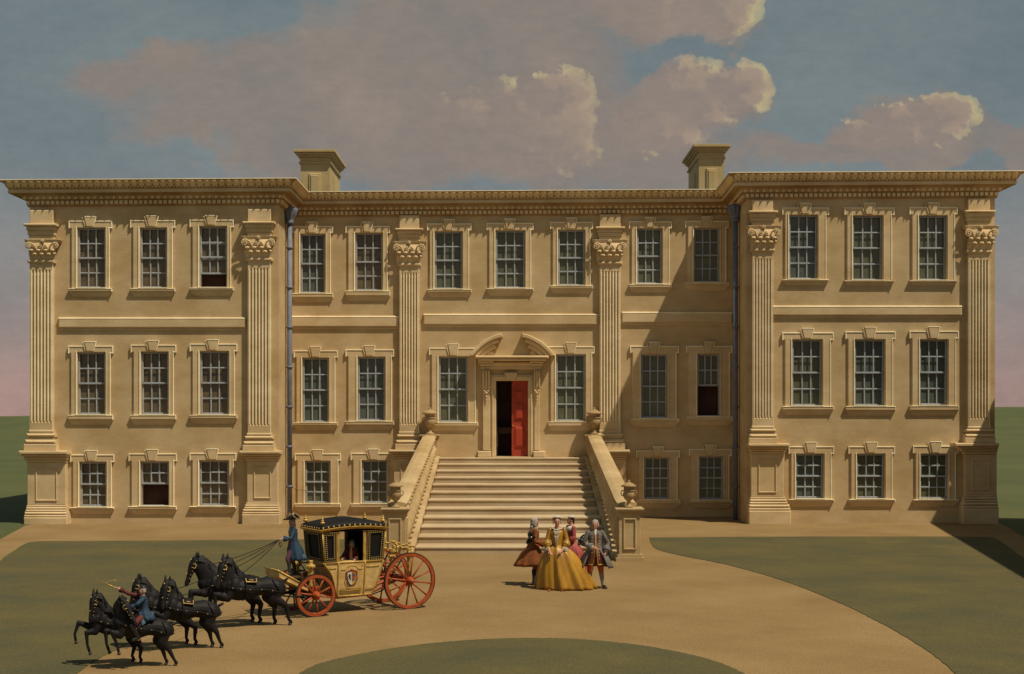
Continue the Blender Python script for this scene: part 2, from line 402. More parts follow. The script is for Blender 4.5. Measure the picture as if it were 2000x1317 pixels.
    # panes with the closed inside shutters right behind them
    b = MB(); zb = .004+lift
    b.box(a0+.002,a1-.002,ys+.105,ys+.13,zb if op else .002,h-.002)
    b.build('pane', M[gl], root)
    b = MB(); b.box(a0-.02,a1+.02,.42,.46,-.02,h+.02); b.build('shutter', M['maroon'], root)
    if op: tag(root, {1:'sash window with its lower sash raised on a dark maroon room',2:'sash window with its lower sash half raised'}[op])
for w in W_: window(w)

# ---------------------------------------------------------------- string courses
for (x0,x1,y0,y1,yy) in ((115,481,620,641,YW),(563,780,617,639,0),(827,1170,613,635,0),(1214,1430,609,631,0),(1508,1878,597,617,YW)):
    b = MB(); a, c = WX(x0,yy), WX(x1,yy); b.cbox(a,c,WZ(y1,yy),WZ(y0,yy),yy,yy-.10,.045); b.cbox(a,c,WZ(y1+4,yy),WZ(y1,yy)-.002,yy,yy-.04,.015)
    sc_o = b.build('string_course', M['trim'], house)
    b = MB(); b.cbox(a,c,WZ(y0,yy)-.075,WZ(y0,yy)-.035,yy-.06,yy-.108,.012); b.build('highlight_fillet', M['cream'], sc_o)  # cream strip painting the lit upper edge of the course

# ---------------------------------------------------------------- cornice : profile (out, down) swept round the front
prof = [(0.0,-.97),(.07,-.97),(.07,-.92),(.10,-.90),(.10,-.76),(.15,-.74),(.17,-.70),(.24,-.60),(.33,-.54),(.36,-.52),(.36,-.50),(.64,-.50),(.64,-.33),(.67,-.315),(.70,-.28),(.70,-.26),
        (.715,-.245),(.73,-.20),(.77,-.14),(.84,-.09),(.90,-.06),(.92,-.045),(.95,-.045),(.95,0),(-.3,.03)]
path = [(XL,14,13.34),(XL,YW,13.32),(XLi,YW,13.39),(XLi,0,13.39),(XRi,0,13.49),(XRi,YW,13.60),(XR,YW,13.67),(XR,14,13.67)]
def seg_n(a, b):
    d = Vector((b[0]-a[0], b[1]-a[1])).normalized(); return Vector((d.y, -d.x))   # outward normal (front faces -y going +x)
def miter(i):
    ns = []
    if i > 0: ns.append(seg_n(path[i-1], path[i]))
    if i < len(path)-1: ns.append(seg_n(path[i], path[i+1]))
    m = ns[0] if len(ns) == 1 else (ns[0]+ns[1])/(1+ns[0].dot(ns[1]))
    return Vector((m.x*(1.1 if i in (0,1,6,7) else .80), m.y*.56))     # the cornice spreads further sideways than forward
b = MB(); rings = []
for i,p in enumerate(path):
    m = miter(i); rings.append([(p[0]+m.x*d, p[1]+m.y*d, p[2]+z) for d,z in prof])
b.loft(rings, cap=False, closed=False)
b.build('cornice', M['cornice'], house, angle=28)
b = MB(); rings = []
for i,p in enumerate(path):
    m = miter(i); rings.append([(p[0]+m.x*d, p[1]+m.y*d, p[2]+z) for d,z in ((.90,-.012),(.965,-.022),(.965,.010),(.90,.016))])
b.loft(rings, cap=False); b.build('lip_highlight', M['cream'], house)  # cream line added as a painted highlight on the cornice top
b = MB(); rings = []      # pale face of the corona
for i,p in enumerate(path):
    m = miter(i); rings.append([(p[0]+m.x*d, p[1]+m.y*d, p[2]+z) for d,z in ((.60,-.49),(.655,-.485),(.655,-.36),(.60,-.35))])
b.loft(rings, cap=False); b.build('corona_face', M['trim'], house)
orn = MB(); egg = MB(); den = MB(); bead = MB()
def along(i, d_out, spacing, fn):
    a, c = path[i], path[i+1]; ma, mc = miter(i), miter(i+1)
    pa = Vector((a[0]+ma.x*d_out, a[1]+ma.y*d_out, a[2])); pc = Vector((c[0]+mc.x*d_out, c[1]+mc.y*d_out, c[2]))
    n = seg_n(a, c); t = (pc-pa); ln = t.length; t.normalize(); k = max(1, round(ln/spacing))
    t2 = Vector((t.x,t.y,0)).normalized(); nn = Vector((n.x,n.y,0))
    for q in range(k):
        c0 = pa+t*(ln*(q+.5)/k)
        fn(c0, t2, nn, ln/k)
def leaf(c, t, n, sp):
    w = sp*.47; rows = [(-.02,-.262,.75),(.02,-.20,.95),(.06,-.15,1.0),(.13,-.095,.95),(.20,-.065,.7),(.235,-.075,.35)]
    vs = []; fs = []
    for (dd,zz,ww) in rows:
        for q,cc in enumerate((-1,-.55,0,.55,1)):
            bul = .004 if q in (0,4) else (.075 if q == 2 else .035)
            vs.append(c+t*(cc*w*ww)+n*(dd*(.56 if abs(t.x)>.5 else .9)+bul)+Vector((0,0,zz-bul*.2)))
    for r in range(len(rows)-1):
        for q in range(4): fs.append((r*5+q,r*5+q+1,(r+1)*5+q+1,(r+1)*5+q))
    orn.add(vs, fs)
    p = c+t*(sp*.5)+n*.07+Vector((0,0,-.11)); orn.ball(p, (.022,.022,.07), 6, 4)
def eggf(c, t, n, sp):
    p = c+Vector((0,0,-.63)); egg.ball(p, (.062 if abs(t.x)>.5 else .045, .045 if abs(t.x)>.5 else .062, .075), 8, 6)
    for s_ in (-1,1):
        a = [p+t*(s_*.085*cos(x))+Vector((0,0,-.095*sin(x)+.02))+n*.01 for x in (-.4,.2,.8,1.3)]
        egg.tube(a, [.012,.018,.018,.01], 5)
    d = c+t*(sp*.5)+Vector((0,0,-.65)); egg.tube([d+Vector((0,0,.10)), d+Vector((0,0,-.06))], [.022,.008], 5)
def denf(c, t, n, sp):
    w = sp*.33
    vs = []
    for zz in (-.895,-.765):
        for (s_,q) in ((-1,0),(1,0),(1,1),(-1,1)): vs.append(c+t*(w*s_)+n*(.075*q)+Vector((0,0,zz)))
    den.add(vs, [(3,2,1,0),(4,5,6,7),(0,1,5,4),(1,2,6,5),(2,3,7,6),(3,0,4,7)])
def beadf(c, t, n, sp):
    bead.ball(c+Vector((0,0,-.285)), (sp*.4 if abs(t.x)>.5 else .03, .03 if abs(t.x)>.5 else sp*.4, .028), 6, 4)
for i in range(0, 7):
    if i in (0,6): 
        continue
    along(i, .70, .285, leaf); along(i, .25, .25, eggf); along(i, .10, .19, denf); along(i, .70, .14, beadf)
orn.build('acanthus_leaf_band', M['carving'], house, smooth=True)
egg.build('egg_and_dart_band', M['carving'], house, smooth=True)
den.build('dentil_band', M['carving'], house); bead.build('bead_band', M['carving'], house, smooth=True)

# ---------------------------------------------------------------- capital (drawn once, unit : width 1 at the shaft, height 1)
def spiral(b, c, r, turns, d, w, y0):
    pts = []; rad = []
    for k in range(22):
        u = k/21; a = pi/2 + d*turns*2*pi*u; rr = r*(1-.85*u)
        pts.append((c[0]+rr*cos(a), y0-.06*u, c[1]+rr*sin(a))); rad.append(w*(1-.5*u))
    b.tube(pts, rad, 6)
def capital_mesh():
    b = MB()
    b.loft([[(-.50,.0,.0),(.50,.0,.0),(.50,-.24,.0),(-.50,-.24,.0)],[(-.50,.0,.45),(.50,.0,.45),(.50,-.25,.45),(-.50,-.25,.45)],
            [(-.60,.0,.85),(.60,.0,.85),(.60,-.32,.85),(-.60,-.32,.85)]])
    # abacus, hollow sided
    n = 10; bot = []; 
    for zz,g in ((.86,0.0),(.90,.03),(.97,.03),(1.0,.06)):
        ring = [(-.78-g,0,zz)]+[(-.78-g+(1.56+2*g)*k/n, -.38-g+.12*sin(pi*k/n), zz) for k in range(n+1)]+[(.78+g,0,zz)]
        bot.append(ring)
    b.loft(bot)
    # rosette
    for k in range(6):
        a = k*pi/3; b.ball((.06*cos(a),-.36,.93+.06*sin(a)), (.042,.04,.042), 6, 5)
    b.ball((0,-.39,.93), .035, 6, 5)
    # corner volutes and inner helices
    for s_ in (-1,1):
        spiral(b, (s_*.62,.68), .15, 1.6, -s_, .045, -.42)
        b.tube([(s_*.25,-.26,.36),(s_*.30,-.30,.55),(s_*.40,-.36,.74),(s_*.55,-.41,.82),(s_*.62,-.42,.83)], [.03,.035,.04,.045,.045], 6)
        spiral(b, (s_*.14,.66), .10, 1.3, s_, .032, -.34)
        b.tube([(s_*.24,-.26,.36),(s_*.24,-.30,.55),(s_*.18,-.33,.70),(s_*.14,-.34,.76)], [.025,.028,.03,.03], 6)
    # two tiers of acanthus leaves with rolled tips
    def lf(x, w, z1, tip):
        rows = [(0.0,-.245,.7),(z1*.35,-.27,.95),(z1*.7,-.30,1.0),(z1*.92,-.36,.95),(z1,-.43,.8),(z1*.97,-.48,.55),(z1*.90,-.485,.35)]
        vs = []; fs = []
        for (zz,yy,ww) in rows:
            for q,cc in enumerate((-1,-.5,0,.5,1)): vs.append((x+cc*w*ww, yy-(.0,.012,.035,.012,.0)[q], zz+(-.03 if q in (0,4) else 0)))
        for r in range(len(rows)-1):
            for q in range(4): fs.append((r*5+q,r*5+q+1,(r+1)*5+q+1,(r+1)*5+q))
        b.add(vs, fs)
        b.ball((x,-.44,z1*.95), (w*.75,.055,.05), 8, 5)
    for x in (-.33,0,.33): lf(x, .155, .30, 0)
    for x in (-.50,-.17,.17,.50): lf(x, .15, .50, 0)
    for x in (-.56,.56): b.ball((x,-.38,.30), (.08,.07,.06), 7, 5)
    me = b.mesh('capital', True); me.materials.append(M['trim']); return me
CAP = capital_mesh()
def pilaster(c, w, y, capx, cy0, cy1, sy1, by1, pedc, pedx, die0, die1, dw, pb1, pl1, plx, blk, right):
    """all in photo pixels on the wall plane y"""
    X = lambda p: WX(p, y); Z = lambda p: WZ(p, y)
    root = empty('pilaster', (X(c), y, 0), 0, house); ox = X(c)
    sc = (y-CY)/F
    hw = w/2*sc
    # fluted shaft
    b = MB(); z0, z1 = Z(sy1), Z(cy1); pr = .20; nfl = 6
    outl = [(-hw,0),(-hw,-pr)]; m = hw*.14; fwid = (2*hw-2*m)/nfl
    flat = list(outl); grooved = list(outl)
    for k in range(nfl):
        xa = -hw+m+fwid*k
        for q in range(5):
            u = q/4; xx = xa+fwid*(.12+.76*u); grooved.append((xx, -pr+.055*sin(pi*u))); flat.append((xx,-pr))
    grooved += [(hw,-pr),(hw,0)]; flat += [(hw,-pr),(hw,0)]
    rings = []
    for (zz,g) in ((z0,0),(z0+.28,0),(z0+.36,1),(z1-.36,1),(z1-.28,0),(z1,0)):
        rings.append([(x,yy,zz) for x,yy in (grooved if g else flat)])
    b.loft(rings); sh_o = b.build('shaft', M['trim'], root, loc=(0,0,0))
    b = MB()
    for k in range(nfl+1):
        xx = -hw+m+fwid*k; b.cbox(xx-fwid*.15,xx+fwid*.15,z0+.34,z1-.34,-pr+.001,-pr-.014,.006)
    b.cbox(hw-.022,hw+.002,z0,z1,-pr+.03,-pr-.010,.006); b.build('flute_highlights', M['cream'], sh_o)  # lit arrises of the flutes imitated by cream strips
    # astragal
    b = MB(); b.cbox(-hw*1.16,hw*1.16,z1-.02,z1+.10,-.001,-.27,.04); b.build('astragal', M['trim'], root)
    cap = bpy.data.objects.new('capital', CAP); C.objects.link(cap); cap.parent = root
    hc = Z(cy0)-(z1+.10); cw = (capx[1]-capx[0])*sc/1.62
    cap.location = ((X(capx[0])+X(capx[1]))/2-ox, -.001, z1+.10); cap.scale = (cw, .78, hc)
    # entablature block above
    zt = Z(blk[0]); zm = Z(blk[1]); zc = Z(cy0)
    b = MB(); hw2 = hw*1.0
    dz = (zm-zc)
    b.cbox(-hw*1.08,hw*1.08,zc,zc+dz*.30,-.001,-.20,.02); b.cbox(-hw*1.16,hw*1.16,zc+dz*.30+.002,zc+dz*.60,-.001,-.235,.02)
    b.cbox(-hw*1.24,hw*1.24,zc+dz*.60+.002,zc+dz*.88,-.001,-.27,.02); b.cbox(-hw*1.42,hw*1.42,zc+dz*.88+.002,zm+.02,-.001,-.36,.03)
    b.cbox(-hw*1.02,hw*1.02,zm+.022,zt,-.001,-.20,.02); b.build('entablature_block', M['trim'], root)
    # attic base
    b = MB(); zb1 = Z(sy1); zb0 = Z(by1); t = zb1-zb0; cs = .05
    b.cbox(-hw*1.10,hw*1.10,zb1-t*.16,zb1+.002,-.001,-.235,.03); b.cbox(-hw*1.26,hw*1.26,zb1-t*.34,zb1-t*.16-.002,-.001,-.29,.07)
    b.cbox(-hw*1.14,hw*1.14,zb1-t*.46,zb1-t*.34-.002,-.001,-.24,.03); b.cbox(-hw*1.36,hw*1.36,zb1-t*.68,zb1-t*.46-.002,-.001,-.34,.08)
    b.cbox(-hw*1.42,hw*1.42,zb0,zb1-t*.68-.002,-.001,-.35,.02); b.build('base_moulding', M['trim'], root)
    # pedestal
    b = MB(); zp1 = zb0; zp0 = Z(pedc); t = zp1-zp0; p0,p1 = X(pedx[0])-ox, X(pedx[1])-ox; d0,d1 = X(die0)-ox, X(die1)-ox
    def lv(u0,u1,e,pr_,ch): 
        b.cbox(d0+(p0-d0)*e, d1+(p1-d1)*e, zp1-t*u1+.001, zp1-t*u0-.001, -.001, -pr_, ch)
    lv(0,.30,1.0,.55,.03); lv(.30,.5,.72,.48,.05); lv(.5,.75,.42,.40,.07); lv(.75,1.0,.15,.33,.03)
    zd = Z(dw); zdm = zp0
    b.cbox(d0,d1,zd,zdm,-.001,-.28,.02)
    q = (d1-d0)*.22; fr = .035     # raised border of the sunk panel
    pts_o = [(d0+q,zd+.16),(d1-q,zd+.16),(d1-q,zdm-.22),(d0+q,zdm-.22)]
    pts_i = [(d0+q+.05,zd+.21),(d1-q-.05,zd+.21),(d1-q-.05,zdm-.27),(d0+q+.05,zdm-.27)]
    b.cpoly(pts_o, -.27, -.315, .015, holes=[pts_i])
    zb = Z(pb1); t = zd-zb; l0,l1 = X(plx[0])-ox, X(plx[1])-ox
    def lw(u0,u1,e,pr_,ch): b.cbox(d0+(l0-d0)*e, d1+(l1-d1)*e, zd-t*u1+.001, zd-t*u0-.001, -.001, -pr_, ch)
    lw(0,.16,.2,.31,.02); lw(.16,.36,.42,.36,.05); lw(.36,.55,.55,.40,.04); lw(.55,.8,.85,.46,.06); lw(.8,1,.92,.48,.03)
    b.cbox(l0,l1,-.05,zb-.001,-.001,-.50,.03); b.build('pedestal', M['trim'], root)
    return root
#        c    w  y  capx        cy0 cy1 sy1 by1 pedc  pedx      die0 die1 dw  pb1 pl1 plx         blk
pilaster(84, 45,YW,(54,121),   470,514,840,880,903,(46,140),  58,133,986,1009,0,(55,139),(412,440),0)
pilaster(508,44,YW,(473,541),  463,510,846,880,900,(472,552), 485,545,981,1003,0,(477,551),(410,436),0)
pilaster(800,38, 0,(768,832),  473,520,843,878,895,(762,836), 770,830,972,990,0,(764,836),(422,449),0)
pilaster(1191,40,0,(1157,1223),470,517,840,878,897,(1152,1228),1160,1222,972,990,0,(1154,1228),(420,446),0)
pilaster(1488,40,YW,(1456,1522),443,492,832,866,886,(1457,1537),1464,1528,970,996,0,(1458,1540),(392,415),1)
pilaster(1909,42,YW,(1878,1945),443,495,833,865,887,(1857,1942),1880,1942,966,992,0,(1872,1942),(389,414),1)

# ---------------------------------------------------------------- chimneys
def chimney(x0, x1, ytop, cx0, cx1, label):
    y0, y1 = 2.0, 5.4; X0, X1 = WX(x0,y0), WX(x1,y0); zt = WZ(ytop, y0-.3); cx = (X0+X1)/2
    root = empty('chimney', (cx, (y0+y1)/2, 0), 0, house); tag(root, label)
    a = (X1-X0)/2; hy = (y1-y0)/2
    b = MB()
    b.box(-a,a,-hy,hy,12.9,zt-.55)
    for (s0,s1,zc0,zc1) in ((-a*.42,a*.42,13.3,zt-1.0),):
        b.cbox(s0,s1,zc0,zc1,-hy+.001,-hy-.05,.02)
        b.cbox(s0+.08,s1-.08,zc0,zc1-.08,-hy-.04,-hy-.085,.02)
    for s_ in (-1,1):
        b.box(s_*a-.04,s_*a+.04,-hy*.4,hy*.4,13.3,zt-1.0)
    b.build('stack', M['chim'], root)
    b = MB()
    for (zz0,zz1,g) in ((zt-.58,zt-.50,.07),(zt-.498,zt-.30,.02),(zt-.298,zt-.22,.10),(zt-.218,zt-.12,.17),(zt-.118,zt,.26)):
        b.box(-a-g,a+g,-hy-g,hy+g,zz0,zz1)
    b.build('cap', M['chim'], root, bevel=.012)
chimney(587,644,291,577,657,'left chimney stack behind the cornice')
chimney(1365,1414,281,1352,1418,'right chimney stack behind the cornice')

# ---------------------------------------------------------------- lead rain pipes in the two inner corners
def pipe(x, y, zt, label):
    root = empty('drainpipe', (x, y, 0), 0, house); tag(root, label)
    b = MB(); b.lathe([(.10,0),(.10,zt-.78)], n=18)
    for zz in (1.35,2.95,4.55,6.15,7.75,9.35,10.95): b.lathe([(.103,zz-.05),(.13,zz-.04),(.14,zz),(.13,zz+.04),(.103,zz+.05)], n=18)
    b.build('pipe', M['lead'], root, smooth=True)
    b = MB(); n = 40
    b.lathe([(.13,zt-.86),(.17,zt-.82),(.19,zt-.78),(.15,zt-.74),(.17,zt-.66),(.25,zt-.50),(.31,zt-.32),(.30,zt-.22),(.26,zt-.18)], n=n, flute=10, amp=.09, frange=(4,7))
    b.build('rainwater_head', M['lead'], root, smooth=True)
pipe(XLi+.17, YW/2, 12.75, 'grey lead drainpipe in the left inner corner')
pipe(XRi-.17, YW/2, 12.85, 'dark lead drainpipe in the shaded right inner corner')

# ---------------------------------------------------------------- doorway
dw = empty('doorway', (WX(1000,0), 0, 2.48), 0, house)
def DX(p): return WX(p,0)
def DZ(p): return WZ(p,0)-2.48
ht = DZ(744)
b = MB()   # architrave
a0,a1 = DX0,DX1
b.cpoly([(DX(957),0),(DX(957),DZ(732)),(DX(1043),DZ(732)),(DX(1043),0),(a1,0),(a1,ht),(a0,ht),(a0,0)], -.001, -.12, .03)
b.cpoly([(DX(961),0),(DX(961),DZ(736)),(DX(1039),DZ(736)),(DX(1039),0),(DX(1036),0),(DX(1036),DZ(739)),(DX(964),DZ(739)),(DX(964),0)], -.11, -.16, .015)
b.cpoly([(DX(990),ht),(DX(1006),ht),(DX(1011),DZ(728)),(DX(985),DZ(728))], -.05, -.24, .03)
b.build('architrave', M['trim'], dw)
for s_,(p0,p1,q0,q1) in ((-1,(943,957,933,960)),(1,(1043,1054,1041,1066))):
    b = MB()
    b.cbox(DX(p0),DX(p1),DZ(880),DZ(700),-.001,-.16,.02)
    b.cbox(DX(q0),DX(q1)-.02,0,DZ(881),-.001,-.30,.03)
    b.build('door_pilaster', M['trim'], dw)
    b = MB(); m0, m1 = DX(p0)-.02, DX(p1)+.02; w3 = (m1-m0)/3      # console : three reeds, leaf and drops
    for k in range(3):
        xm = m0+w3*(k+.5); pts = [(xm,-.16-.05*cos(u*pi/2)-.15*(1-u)**2, DZ(724)-(DZ(724)-DZ(762))*u) for u in (0,.2,.4,.6,.8,1)]
        b.tube(pts, [w3*.42]*6, 8)
    xm = (m0+m1)/2
    for (dx_,zz,r) in ((-.07,DZ(764),.05),(.07,DZ(764),.05),(0,DZ(768),.06),(0,DZ(775),.045),(0,DZ(781),.035),(0,DZ(786),.025)): b.ball((xm+dx_,-.20,zz), (r,r*.8,r*1.1), 8, 6)
    b.build('console', M['trim'], dw, smooth=True)
    b = MB()
    e0, e1 = DX(p0)-.06, DX(p1)+.06
    for (u0,u1,g,pr_) in ((722,716,.0,.30),(716,710,.07,.38),(710,706,.12,.46)): b.cbox(e0-g,e1+g,DZ(u0)+.001,DZ(u1)-.001,-.001,-pr_,.03)
    b.build('console_capital', M['trim'], dw)
b = MB(); b.cbox(DX(955),DX(1045),DZ(722),DZ(706)-.002,-.001,-.20,.02)
b.cbox(DX(950),DX(1050),DZ(714),DZ(707),-.19,-.30,.05)
b.build('frieze', M['trim'], dw)
b = MB(); b.cbox(DX(934),DX(1066),DZ(706)+.001,DZ(701)-.001,-.001,-.58,.04); b.cbox(DX(929),DX(1071),DZ(701)+.001,DZ(696),-.001,-.66,.04)
b.build('door_cornice', M['trim'], dw)
# broken segmental pediment, three stepped mouldings on each side
def arc_piece(s_, ro, ri, pr_, a0_, a1_, nm=10):
    cxp, czp = DX(1000), DZ(747)
    pts = []
    for k in range(nm+1):
        a = a0_+(a1_-a0_)*k/nm; pts.append((cxp+s_*ro*sin(a), czp+ro*.0+ro*cos(a)*.98))
    for k in range(nm+1):
        a = a1_-(a1_-a0_)*k/nm; pts.append((cxp+s_*ri*sin(a), czp+ri*cos(a)*.98))
    return pts
sc = -CY/F
for s_ in (-1,1):
    b = MB()
    # outer arc through (85,50) and (18,95): stepped bands clipped by the door cornice
    zb = DZ(696)
    def clip(poly):      # keep z > zb
        out = []
        for i in range(len(poly)):
            p, q = poly[i], poly[(i+1)%len(poly)]
            if p[1] >= zb: out.append(p)
            if (p[1] >= zb) != (q[1] >= zb):
                u = (zb-p[1])/(q[1]-p[1]); out.append((p[0]+(q[0]-p[0])*u, zb))
        return out
    R = 99*sc
    for (ro,ri,pr_,ai) in ((R,R-.16,.42,.20),(R-.162,R-.32,.32,.30),(R-.322,R-.50,.22,.41),(R-.502,R-.72,.13,.54)):
        poly = clip(arc_piece(s_, ro, ri, pr_, ai, 1.25))
        b.cpoly(poly, -.001, -pr_, .03)
    b.build('broken_pediment', M['trim'], dw)
b = MB(); b.box(a0-.15,a1+.15,-.25,.40,-.07,.03); b.build('threshold', M['steps'], dw)
# hall behind the open leaf
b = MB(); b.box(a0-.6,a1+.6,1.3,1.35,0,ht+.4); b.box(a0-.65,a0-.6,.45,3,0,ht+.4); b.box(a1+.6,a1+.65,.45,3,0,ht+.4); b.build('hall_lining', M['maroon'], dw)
# right leaf, closed ; left leaf swung inwards
def door_leaf(x, w, rz, label, name='door'):
    r = empty(name, (x, .20, 0), rz, dw); tag(r, label)
    b = MB(); b.box(0,w,0,.07,.035,ht-.01)
    pw0, pw1 = w*.16, w*.84
    for (z0,z1) in ((.40,1.28),(1.55,2.25),(2.42,2.78)):
        b.cbox(pw0,pw1,z0,z1,.001,-.03,.015); b.cbox(pw0+.07,pw1-.07,z0+.07,z1-.07,-.028,-.065,.03)
    b.build('leaf', M['red'], r)
    b = MB(); b.ball((w-.05,-.05,1.35), .035, 8, 6); b.build('handle', M['gold'], r, smooth=True)
door_leaf(a1-.01-.0, (a1-a0)/2+.02, 0, 'closed red right leaf with three raised panels') if False else None
r = empty('door', (a1, .10, 0), 0, dw); tag(r, 'bright red right leaf standing closed')
w = (a1-a0)/2+.01; b = MB(); b.box(-w,-.003,0,.07,.035,ht-.01)
for (z0,z1) in ((.40,1.28),(1.55,2.25),(2.42,2.78)):
    b.cbox(-w+.10,-.17,z0,z1,.001,-.03,.015); b.cbox(-w+.15,-.22,z0+.06,z1-.06,-.028,-.06,.03)
b.build('leaf', M['red'], r); b = MB(); b.ball((-w+.05,-.04,1.3), .032, 8, 6); b.build('handle', M['gold'], r, smooth=True)
r = empty('door', (a0, .20, 0), radians(82), dw); tag(r, 'left leaf swung open into the dark hall')
b = MB(); b.box(.003,w,0,.07,.035,ht-.01)
for (z0,z1) in ((.40,1.28),(1.55,2.25),(2.42,2.78)): b.cbox(.12,w-.12,z0,z1,.001,-.03,.015)
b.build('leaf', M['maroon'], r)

# ================================================================ staircase
st = empty('stone_staircase', (0, -8, 0))
tag(st, 'broad stone flight of steps with balustrades rising to the red door', 'staircase')
def SY(v): return v+8     # local y
NR = 12; y_top = -1.0; y_bot = -14.91; rise = 2.48/NR; tr = (y_top-y_bot)/(NR-1)
b = MB()
for i in range(NR):
    yf = y_top-tr*i; zt = 2.48-rise*i
    yb = .0 if i == 0 else y_top-tr*(i-1)
    b.box(-2.94,2.94,SY(yf),SY(yb)-.0005,-.02 if True else 0,zt-.055-.0005*i)
    o = len(b.v); b.box(-2.945,2.945,SY(yf-.025),SY(yb)-.0505 if i else SY(-.01),zt-.055,zt)
b.build('steps', M['steps'], st, bevel=.012)
def rail_z(y): return 3.40+(y+.35)*(3.40-1.50)/(16.35)*1.0
for s_, lab in ((-1,'left balustrade'),(1,'right balustrade')):
    bal = empty('balustrade', (s_*3.38, 0, 0), 0, st); tag(bal, lab+' of the flight')
    def step_z(y): 
        if y > y_top: return 2.48
        return max(0, 2.48-(y_top-y)*(rise/tr))
    # string wall beneath the balusters
    b = MB(); n = 24; prof_ = []
    ya, yb = -.05, -16.4
    ys_ = [ya+(yb-ya)*k/n for k in range(n+1)]
    top = [max(step_z(y)+.07,.16) for y in ys_]
    for (hi,ho,dz,z_lo) in ((-.425,.30,-.06,None),(-.435,.34,-.02,-.08)):
        rings = []
        for y,zt in zip(ys_, top):
            z0 = -.02 if z_lo is None else zt+z_lo
            rings.append([(s_*hi,SY(y),z0),(s_*ho,SY(y),z0),(s_*ho,SY(y),zt+dz),(s_*hi,SY(y),zt+dz)])
        b.loft(rings)
    b.build('string_wall', M['bal'], bal)
    # handrail : moulded, sweeping level at the foot
    b = MB(); rings = []; rr = []; n = 30
    for k in range(n+1):
        y = -.30-(16.1)*k/n; z = rail_z(y)
        u = max(0, (-14.8-y)/1.6); z = z+.10*u*u
        if u > 0: z = max(z, 1.52+.0)
        rings.append([(x,SY(y),z+dz) for x,dz in ((-.13,-.17),(-.18,-.15),(-.18,-.11),(-.25,-.09),(-.275,-.06),(-.275,-.01),(-.19,0.02),(-.11,.04),(.11,.04),(.19,.02),(.275,-.01),(.275,-.06),(.25,-.09),(.18,-.11),(.18,-.15),(.13,-.17))])
    b.loft(rings); b.build('handrail', M['bal'], bal, bevel=0)
    # balusters
    BP = [(.13,0),(.13,.08),(.09,.10),(.075,.14),(.10,.20),(.165,.32),(.175,.38),(.15,.48),(.10,.62),(.07,.74),(.065,.82),(.10,.86),(.085,.90),(.13,.93),(.13,1)]
    nb_ = 24; bmesh_ = None
    for k in range(nb_):
        y = -1.0-(15.0)*k/(nb_-1); z0 = max(step_z(y)+.07,.16); z1 = rail_z(y)-.17
        if bmesh_ is None:
            q = MB(); q.lathe(BP, n=14); bmesh_ = q.mesh('baluster', True); bmesh_.materials.append(M['bal'])
        o = bpy.data.objects.new('baluster', bmesh_); C.objects.link(o); o.parent = bal; o.location = (-s_*.13,SY(y),z0-.02); o.scale = (1.2,1.2,z1-z0+.05)
    # piers
    def pier(y0, y1, x0, x1, z1, nm):
        b = MB(); c = .06
        b.box(x0,x1,SY(y0),SY(y1),-.02,z1-.16)
        b.box(x0-.09,x1+.09,SY(y0)-.09,SY(y1)+.09,-.02,.12); b.box(x0-.05,x1+.05,SY(y0)-.05,SY(y1)+.05,.121,.20)
        for (za,zb,g) in ((z1-.16,z1-.11,.03),(z1-.109,z1-.05,.07),(z1-.049,z1,.10)): b.box(x0-g,x1+g,SY(y0)-g,SY(y1)+g,za,zb)
        q = .12
        po = [(x0+q,.34),(x1-q,.34),(x1-q,z1-.28),(x0+q,z1-.28)]; pi_ = [(x0+q+.05,.39),(x1-q-.05,.39),(x1-q-.05,z1-.33),(x0+q+.05,z1-.33)]
        b.cpoly(po, SY(y0)+.001, SY(y0)-.035, .012, holes=[pi_])
        # the same border on the inner flank
        st_ = len(b.v); b.cpoly([(p[0]*.9,p[1]) for p in po], 0, -.035, .012, holes=[[(p[0]*.9,p[1]) for p in pi_]])
        b.xform(Matrix.Translation((-s_*(x1) if s_>0 else x1, SY((y0+y1)/2), 0)) @ Matrix.Rotation(radians(-90 if s_>0 else 90),4,'Z'), st_)
        b.build(nm, M['bal'], bal, bevel=.008)
    pier(-17.07,-16.40,-.30,.32,1.53,'pier')
    b = MB(); b.box(-.30,.30,SY(-.62),SY(-.002),-.02,3.30); b.box(-.36,.36,SY(-.68),SY(-.003),3.301,3.36); b.box(-.40,.40,SY(-.72),SY(-.004),3.361,3.42)
    b.build('pier', M['bal'], bal, bevel=.008)

UP = [(.17,0),(.17,.06),(.10,.075),(.07,.13),(.06,.19),(.085,.215),(.07,.235),(.14,.29),(.20,.38),(.225,.46),(.215,.54),(.19,.58),(.235,.60),(.235,.63),(.20,.65),(.20,.74),
      (.30,.76),(.31,.785),(.24,.83),(.15,.88),(.08,.91),(.045,.93),(.055,.955),(.045,.985),(.01,1.0)]
q = MB(); q.lathe(UP, n=32, flute=12, amp=.05, frange=(7,10))
# small side handles
for s_ in (-1,1): q.tube([(s_*.20,0,.62),(s_*.29,0,.60),(s_*.31,0,.52),(s_*.27,0,.44),(s_*.21,0,.42)], .022, 6)
URN = q.mesh('stone_urn', True); URN.materials.append(M['urn'])
for (x,y,z,h_,lab) in ((-3.38,-.35,3.42,1.12,'lidded stone urn on the top left pier beside the door, left of the steps'),(3.38,-.35,3.42,1.12,'lidded stone urn on the top right pier beside the door, right of the steps'),
                 (-3.38,-16.73,1.53,.80,'lidded stone urn on the bottom left pier of the steps, just above the coach'),(3.39,-16.73,1.53,.80,'lidded stone urn on the bottom right pier of the steps, beside the standing group')):
    o = bpy.data.objects.new('stone_urn', URN); C.objects.link(o); o.location = (x,y,z); o.scale = (h_*.92,h_*.92,h_)
    tag(o, lab, 'urn', 'stone urns on the balustrade piers')

